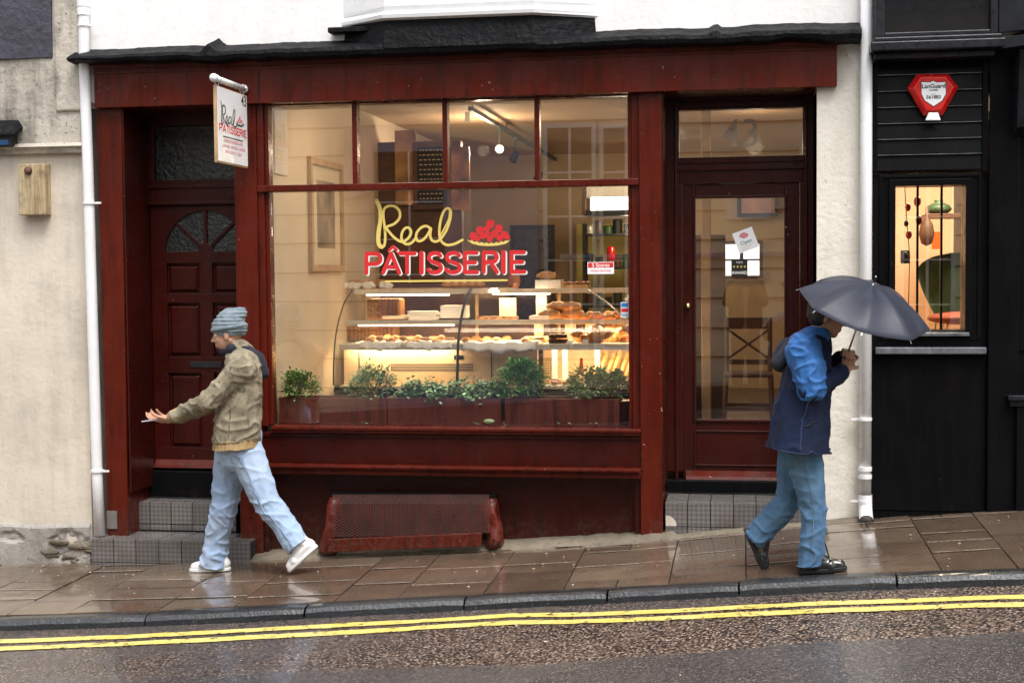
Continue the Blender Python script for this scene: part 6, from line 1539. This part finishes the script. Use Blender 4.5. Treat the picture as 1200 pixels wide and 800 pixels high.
remeshed(mb, 'jacket', M_jackR, pB, .007, 3, folds(.017, 6.5, (1.4,1.4,.8), 5, [el1, sh1, Q(925,500,-.1), Q(955,500,-.1), Q(940,440,-.1)], .11), cuts=[(Q(935,524), (-.10,0,-1))])
mb = MB(); chain(mb, [sh1+Vector((-.01,0,-.01)), sh1.lerp(el1,.5), el1+Vector((-.0,0,.01))], [.100,.097,.080])
remeshed(mb, 'sleeve', M_sleeve, pB, .006, 3, folds(.016, 9, (1,1,1.5), 7, [el1, sh1], .1))
mb = MB(); chain(mb, [Q(963,393,-.04), Q(950,396,-.06), Q(936,402,-.03)], [.05,.065,.06]); chain(mb, [Q(963,393,.05), Q(950,396,.06), Q(936,402,.04)], [.05,.065,.06])
remeshed(mb, 'hood', M_sleeve, pB, .007, 6, folds(.012, 12, (1,1,1), 2))
mb = MB(); mb.hull(Q(925,410,0), .075, Q(915,424,0), .06); mb.hull(Q(928,408,-.08), .05, Q(914,424,-.08), .045)
remeshed(mb, 'cape_flap', M_hood, pB, .007, 6, folds(.010, 12, (1,1,1), 2))
mb = MB(); 
for sy in (-.06, .07): mb.hull(Q(936,510,sy), .125, Q(937,530,sy), .115)
an3 = an2+(an2-kn2).normalized()*.07; chain(mb, [Q(941,526,-.07), kn1, P(953,625,Yr), P(949,668,Yr)], [.108,.078,.070,.078]); chain(mb, [Q(934,526,.08), kn2, an3], [.108,.078,.072])
remeshed(mb, 'jeans', M_jeansR, pB, .007, 3, folds(.013, 6.5, (1.2,1,1.7), 4, [kn1, kn2, P(950,645,Yr), an2, Q(938,540)], .11), cuts=[(P(950,661,Yr), (.1,0,-1)), (an2+(an2-kn2).normalized()*.015, (an2-kn2))])
shoe(pB, onp(938, Yr), onp(992, Yr), up1, mat=M_shoeB, solemat=M_dark)
sdir = (Q(895,626,.14)-Q(866,648,.14)).normalized()
hh_ = Q(872,622,.14); shoe(pB, hh_, hh_+Vector((.10,0,-.225)), Vector((.9,0,.42)), mat=M_shoeB, solemat=M_dark)
oj = bpy.data.objects['jeans.001']; oc_ = bpy.data.objects['jacket.001']
seam(oj, [Q(942,530)+F_, Q(952,590)+F_, Q(952,625)+F_, Q(951,656)+F_], M_st, r=.0014, n=8)
seam(oj, [Q(926,528)+F_, Q(928,545)+F_, Q(940,548)+F_], M_st, 'pocket_stitching', .0014, False, 6)
seam(oc_, [Q(945,460)+F_, Q(941,490)+F_, Q(938,520)+F_], M_seamB, r=.003); seam(oc_, [Q(948,492)+F_, Q(964,486)+F_], M_hood, 'pocket', .005)
seam(oc_, [Q(906,519)+F_, Q(935,521)+F_, Q(962,518)+F_], M_seamB, 'hem_seam', .002)
# umbrella
um = thing('umbrella', 'dark navy umbrella tipped forward over the person in blue', 'umbrella', g0)
vx_ = ud; vy_ = ua.cross(vx_).normalized(); rot = Matrix((vx_, vy_, ua)).transposed()
def U(x_, y_, z_): return uc+rot @ Vector((x_, y_, z_))
Hh = ur*.40
def cz(t): return Hh*(1-t**2.1)
mb = MB(); rings = []; nseg = 64
for i in range(15):
    t = max(.02, i/14); ring = []
    for k in range(nseg):
        a = 2*math.pi*k/nseg; sag = abs(math.sin(4*a))
        r_ = ur*t*(1-.085*sag*t); ring.append((r_*math.cos(a), r_*math.sin(a), cz(t)-.040*sag*t*(1-t*.45)+(.014*sag*t*t)))
    rings.append(ring)
top_ = [[U(x_, y_, z_) for x_, y_, z_ in r_] for r_ in rings]; bot_ = [[U(x_, y_, z_-.002) for x_, y_, z_ in r_] for r_ in reversed(rings)]
mb.loft(top_+bot_).build('canopy', M_umb, um, smooth=True)
for k in range(8):
    a = 2*math.pi*k/8; mb = MB(); mb.tube([U(ur*t*math.cos(a), ur*t*math.sin(a), cz(t)-.006) for t in (.04,.2,.4,.6,.8,.97,1.03)], .0022, 6); mb.build('rib', M_metal, um)
    mb = MB(); mb.tube([U(.0+.008*math.cos(a), .008*math.sin(a), Hh*.35), U(ur*.5*math.cos(a), ur*.5*math.sin(a), cz(.5)-.008)], .002, 6); mb.build('stretcher', M_metal, um)
zl_ = (g0-uc).dot(ua)
MB().tube([U(0,0,Hh+.05), U(0,0,zl_-.0)], .0055, 10).build('shaft', M_metal, um, smooth=True)
MB().lathe((0,0,0), [(0,0),(.005,0),(.007,.05),(0,.06)], 10).xf(Matrix.Translation(U(0,0,Hh-.005)) @ rot.to_4x4()).build('tip', M_dark, um)
MB().tube([U(0,0,zl_+.06), U(0,0,zl_-.07)], [.013,.015], 12).build('handle', M_dark, um, smooth=True)
# ---------------- photographer reflected in the door glass
pyy = -D-.38; gx = .02
def Q(x_, y_, z_): return Vector((gx+x_, pyy+y_, z_))
gz = road(0, -8.7)+.12
pC = thing('person', 'photographer in black coat raising a camera, mirrored in the shop door', 'person', (gx, pyy, gz))
body = MB(); hC = head(body, Q(0,.02,.02), Vector((0,1,0)), up1)
chain(body, [Q(0,0,-.06), Q(0,-.02,-.16)], [.055,.07]); chain(body, [Q(0,-.02,-.25), Q(0,0,-.75)], [.12,.13])
for sd in (-1, 1):
    chain(body, [Q(.09*sd,0,-.80), Q(.10*sd,.02,-1.2), Q(.11*sd,0,gz+.1)], [.08,.055,.04]); body.hull(Q(.11*sd,-.04,gz+.045), .04, Q(.13*sd,.14,gz+.04), .035)
    chain(body, [Q(.18*sd,0,-.20), Q(.24*sd,.08,-.42), Q(.09*sd,.24,-.05)], [.05,.04,.028]); hand(body, Q(.09*sd,.24,-.05), Vector((-.3*sd,.3,.8)), Vector((-sd,0,0)), 35, sd)
bC = remeshed(body, 'body', M_skin, pC, .006, 3)
mb = MB(); mb.ball(hC(-.03,0,.05), .10, 3, (.9,.85,.85)); remeshed(mb, 'hair', M_hair, bC, .008, 3)
mb = MB(); 
for sd in (-1, 1): chain(mb, [Q(.10*sd,-.02,-.22), Q(.09*sd,0,-.7)], [.12,.15]); chain(mb, [Q(.18*sd,0,-.20), Q(.24*sd,.08,-.42)], [.085,.072])
mb.hull(Q(0,-.02,-.14), .08, Q(0,-.02,-.2), .12); remeshed(mb, 'coat', M_coat, pC, .010, 5, folds(.01, 9))
mb = MB()
for sd in (-1, 1): chain(mb, [Q(.24*sd,.08,-.42), Q(.11*sd,.22,-.09)], [.068,.045])
remeshed(mb, 'forearm_sleeves', M_coatb, pC, .010, 5)
mb = MB()
for sd in (-1, 1): chain(mb, [Q(.08*sd,0,-.80), Q(.10*sd,.02,-1.2), Q(.11*sd,0,gz+.12)], [.12,.09,.08])
mb.hull(Q(-.07,0,-.75), .12, Q(.07,0,-.75), .12); remeshed(mb, 'trousers', M_hood, pC, .010, 5, folds(.01, 9))
ck = thing('camera', 'black camera with long lens held to the face of the photographer', 'camera', Q(0,.2,0))
MB().box(gx-.07, gx+.07, pyy+.14, pyy+.20, -.05, .05).build('camera_body', M_dark, ck, .008); MB().lathe((gx, 0, 0), [(.0,pyy+.2005),(.038,pyy+.2005),(.042,pyy+.28),(.036,pyy+.28),(.0,pyy+.27)], 20, 'y').build('lens', M_dark, ck)
# ================================================================== LIGHT
w_ = bpy.data.worlds.new('World'); S.world = w_; w_.use_nodes = True; nt = w_.node_tree; bg = nt.nodes['Background']
sky = nt.nodes.new('ShaderNodeTexSky'); sky.sky_type = 'NISHITA'; sky.sun_disc = False; sky.sun_elevation = R(62); sky.sun_rotation = R(150); sky.dust_density = 4; sky.air_density = 1.2; sky.ozone_density = .6
hs_ = nt.nodes.new('ShaderNodeHueSaturation'); hs_.inputs['Saturation'].default_value = .22; nt.links.new(sky.outputs[0], hs_.inputs['Color']); nt.links.new(hs_.outputs[0], bg.inputs[0]); bg.inputs[1].default_value = .15
def lamp(name, typ, loc, energy, col, size=.5, aim=None, **k):
    l = bpy.data.lights.new(name, typ); l.energy = energy; l.color = col; o = bpy.data.objects.new(name, l); C.objects.link(o); o.location = loc
    if typ == 'AREA': l.shape = 'RECTANGLE'; l.size = size; l.size_y = k.get('sy', size)
    elif typ in ('POINT', 'SPOT'): l.shadow_soft_size = size
    if aim: o.rotation_euler = (Vector(aim)-Vector(loc)).to_track_quat('-Z', 'Y').to_euler()
    return o
su = bpy.data.lights.new('sun', 'SUN'); su.energy = 1.2; su.angle = R(25); su.color = (1, .97, .93); so = bpy.data.objects.new('sun', su); C.objects.link(so)
el, az = R(62), R(150)     # sky: rotation 0 = +Y, clockwise seen from above
dv = Vector((math.sin(az)*math.cos(el), math.cos(az)*math.cos(el), math.sin(el))); so.rotation_euler = (-dv).to_track_quat('-Z', 'Y').to_euler()
W = (1.0, .80, .56)
lamp('ceiling_fill_front', 'AREA', (-1.9, .75, IC-.02), 20, W, 1.6, (-1.9, 1.1, 0), sy=.3)  # unseen area lights added under the ceiling to fill the room
lamp('ceiling_fill_middle', 'AREA', (-1.0, 3.6, IC-.02), 22, W, 1.6, (-1.4, 3.6, 0), sy=1.0)
lamp('ceiling_fill_back', 'AREA', (-.9, 5.6, IC-.02), 14, W, 1.6, (-.8, 6.0, 0), sy=.8)
lamp('spot_lamp', 'POINT', (-2.3, 3.3, 1.1), 16, W, .05)
lamp('door_fill', 'POINT', (0.1, 3.4, 1.1), 2.5, W, .08)  # unseen point light added to fill the space behind the door
xm1, xm2 = (cx0+cxm)/2, (cxm+cx1)/2
for nm_, xq, yq, zq, e_, sx_, sy_ in (('top_shelf_lamp', xm1, 2.02, zA-.06, 2.2, .8, .1), ('top_shelf_lamp', xm2, 1.98, zA-.05, 5, 1.4, .06), ('middle_shelf_lamp', xm1, 1.80, zB-.06, 2.6, .8, .1), ('middle_shelf_lamp', xm2, 1.68, zB-.05, 9, 1.4, .06), ('deck_lamp', xm1, 1.54, zC-.02, 3.0, .85, .04), ('well_lamp', X(690,430,1.9), 1.8, zC-.03, 5.5, .8, .2)):
    lamp(nm_, 'AREA', (xq, yq, zq), e_, (1.0,.75,.44), sx_, (xq, yq+(.25 if 'deck' in nm_ else 0), zq-1), sy=sy_)
lamp('kitchen_lamp', 'POINT', (-1.2, 6.2, .5), 7, (1,.86,.55), .1)
lamp('boutique_lamp', 'AREA', (1.5, 1.2, rz1-.03), 42, (1.0,.82,.58), .8, (1.5, 1.2, 0), sy=.8)
S.view_settings.view_transform = 'Standard'; S.view_settings.look = 'None'; S.view_settings.gamma = 1; S.view_settings.exposure = .95
S.view_settings.use_curve_mapping = False
S.cycles.use_denoising = True; S.cycles.max_bounces = 8; S.cycles.transparent_max_bounces = 16; S.cycles.caustics_reflective = False; S.cycles.sample_clamp_indirect = 6
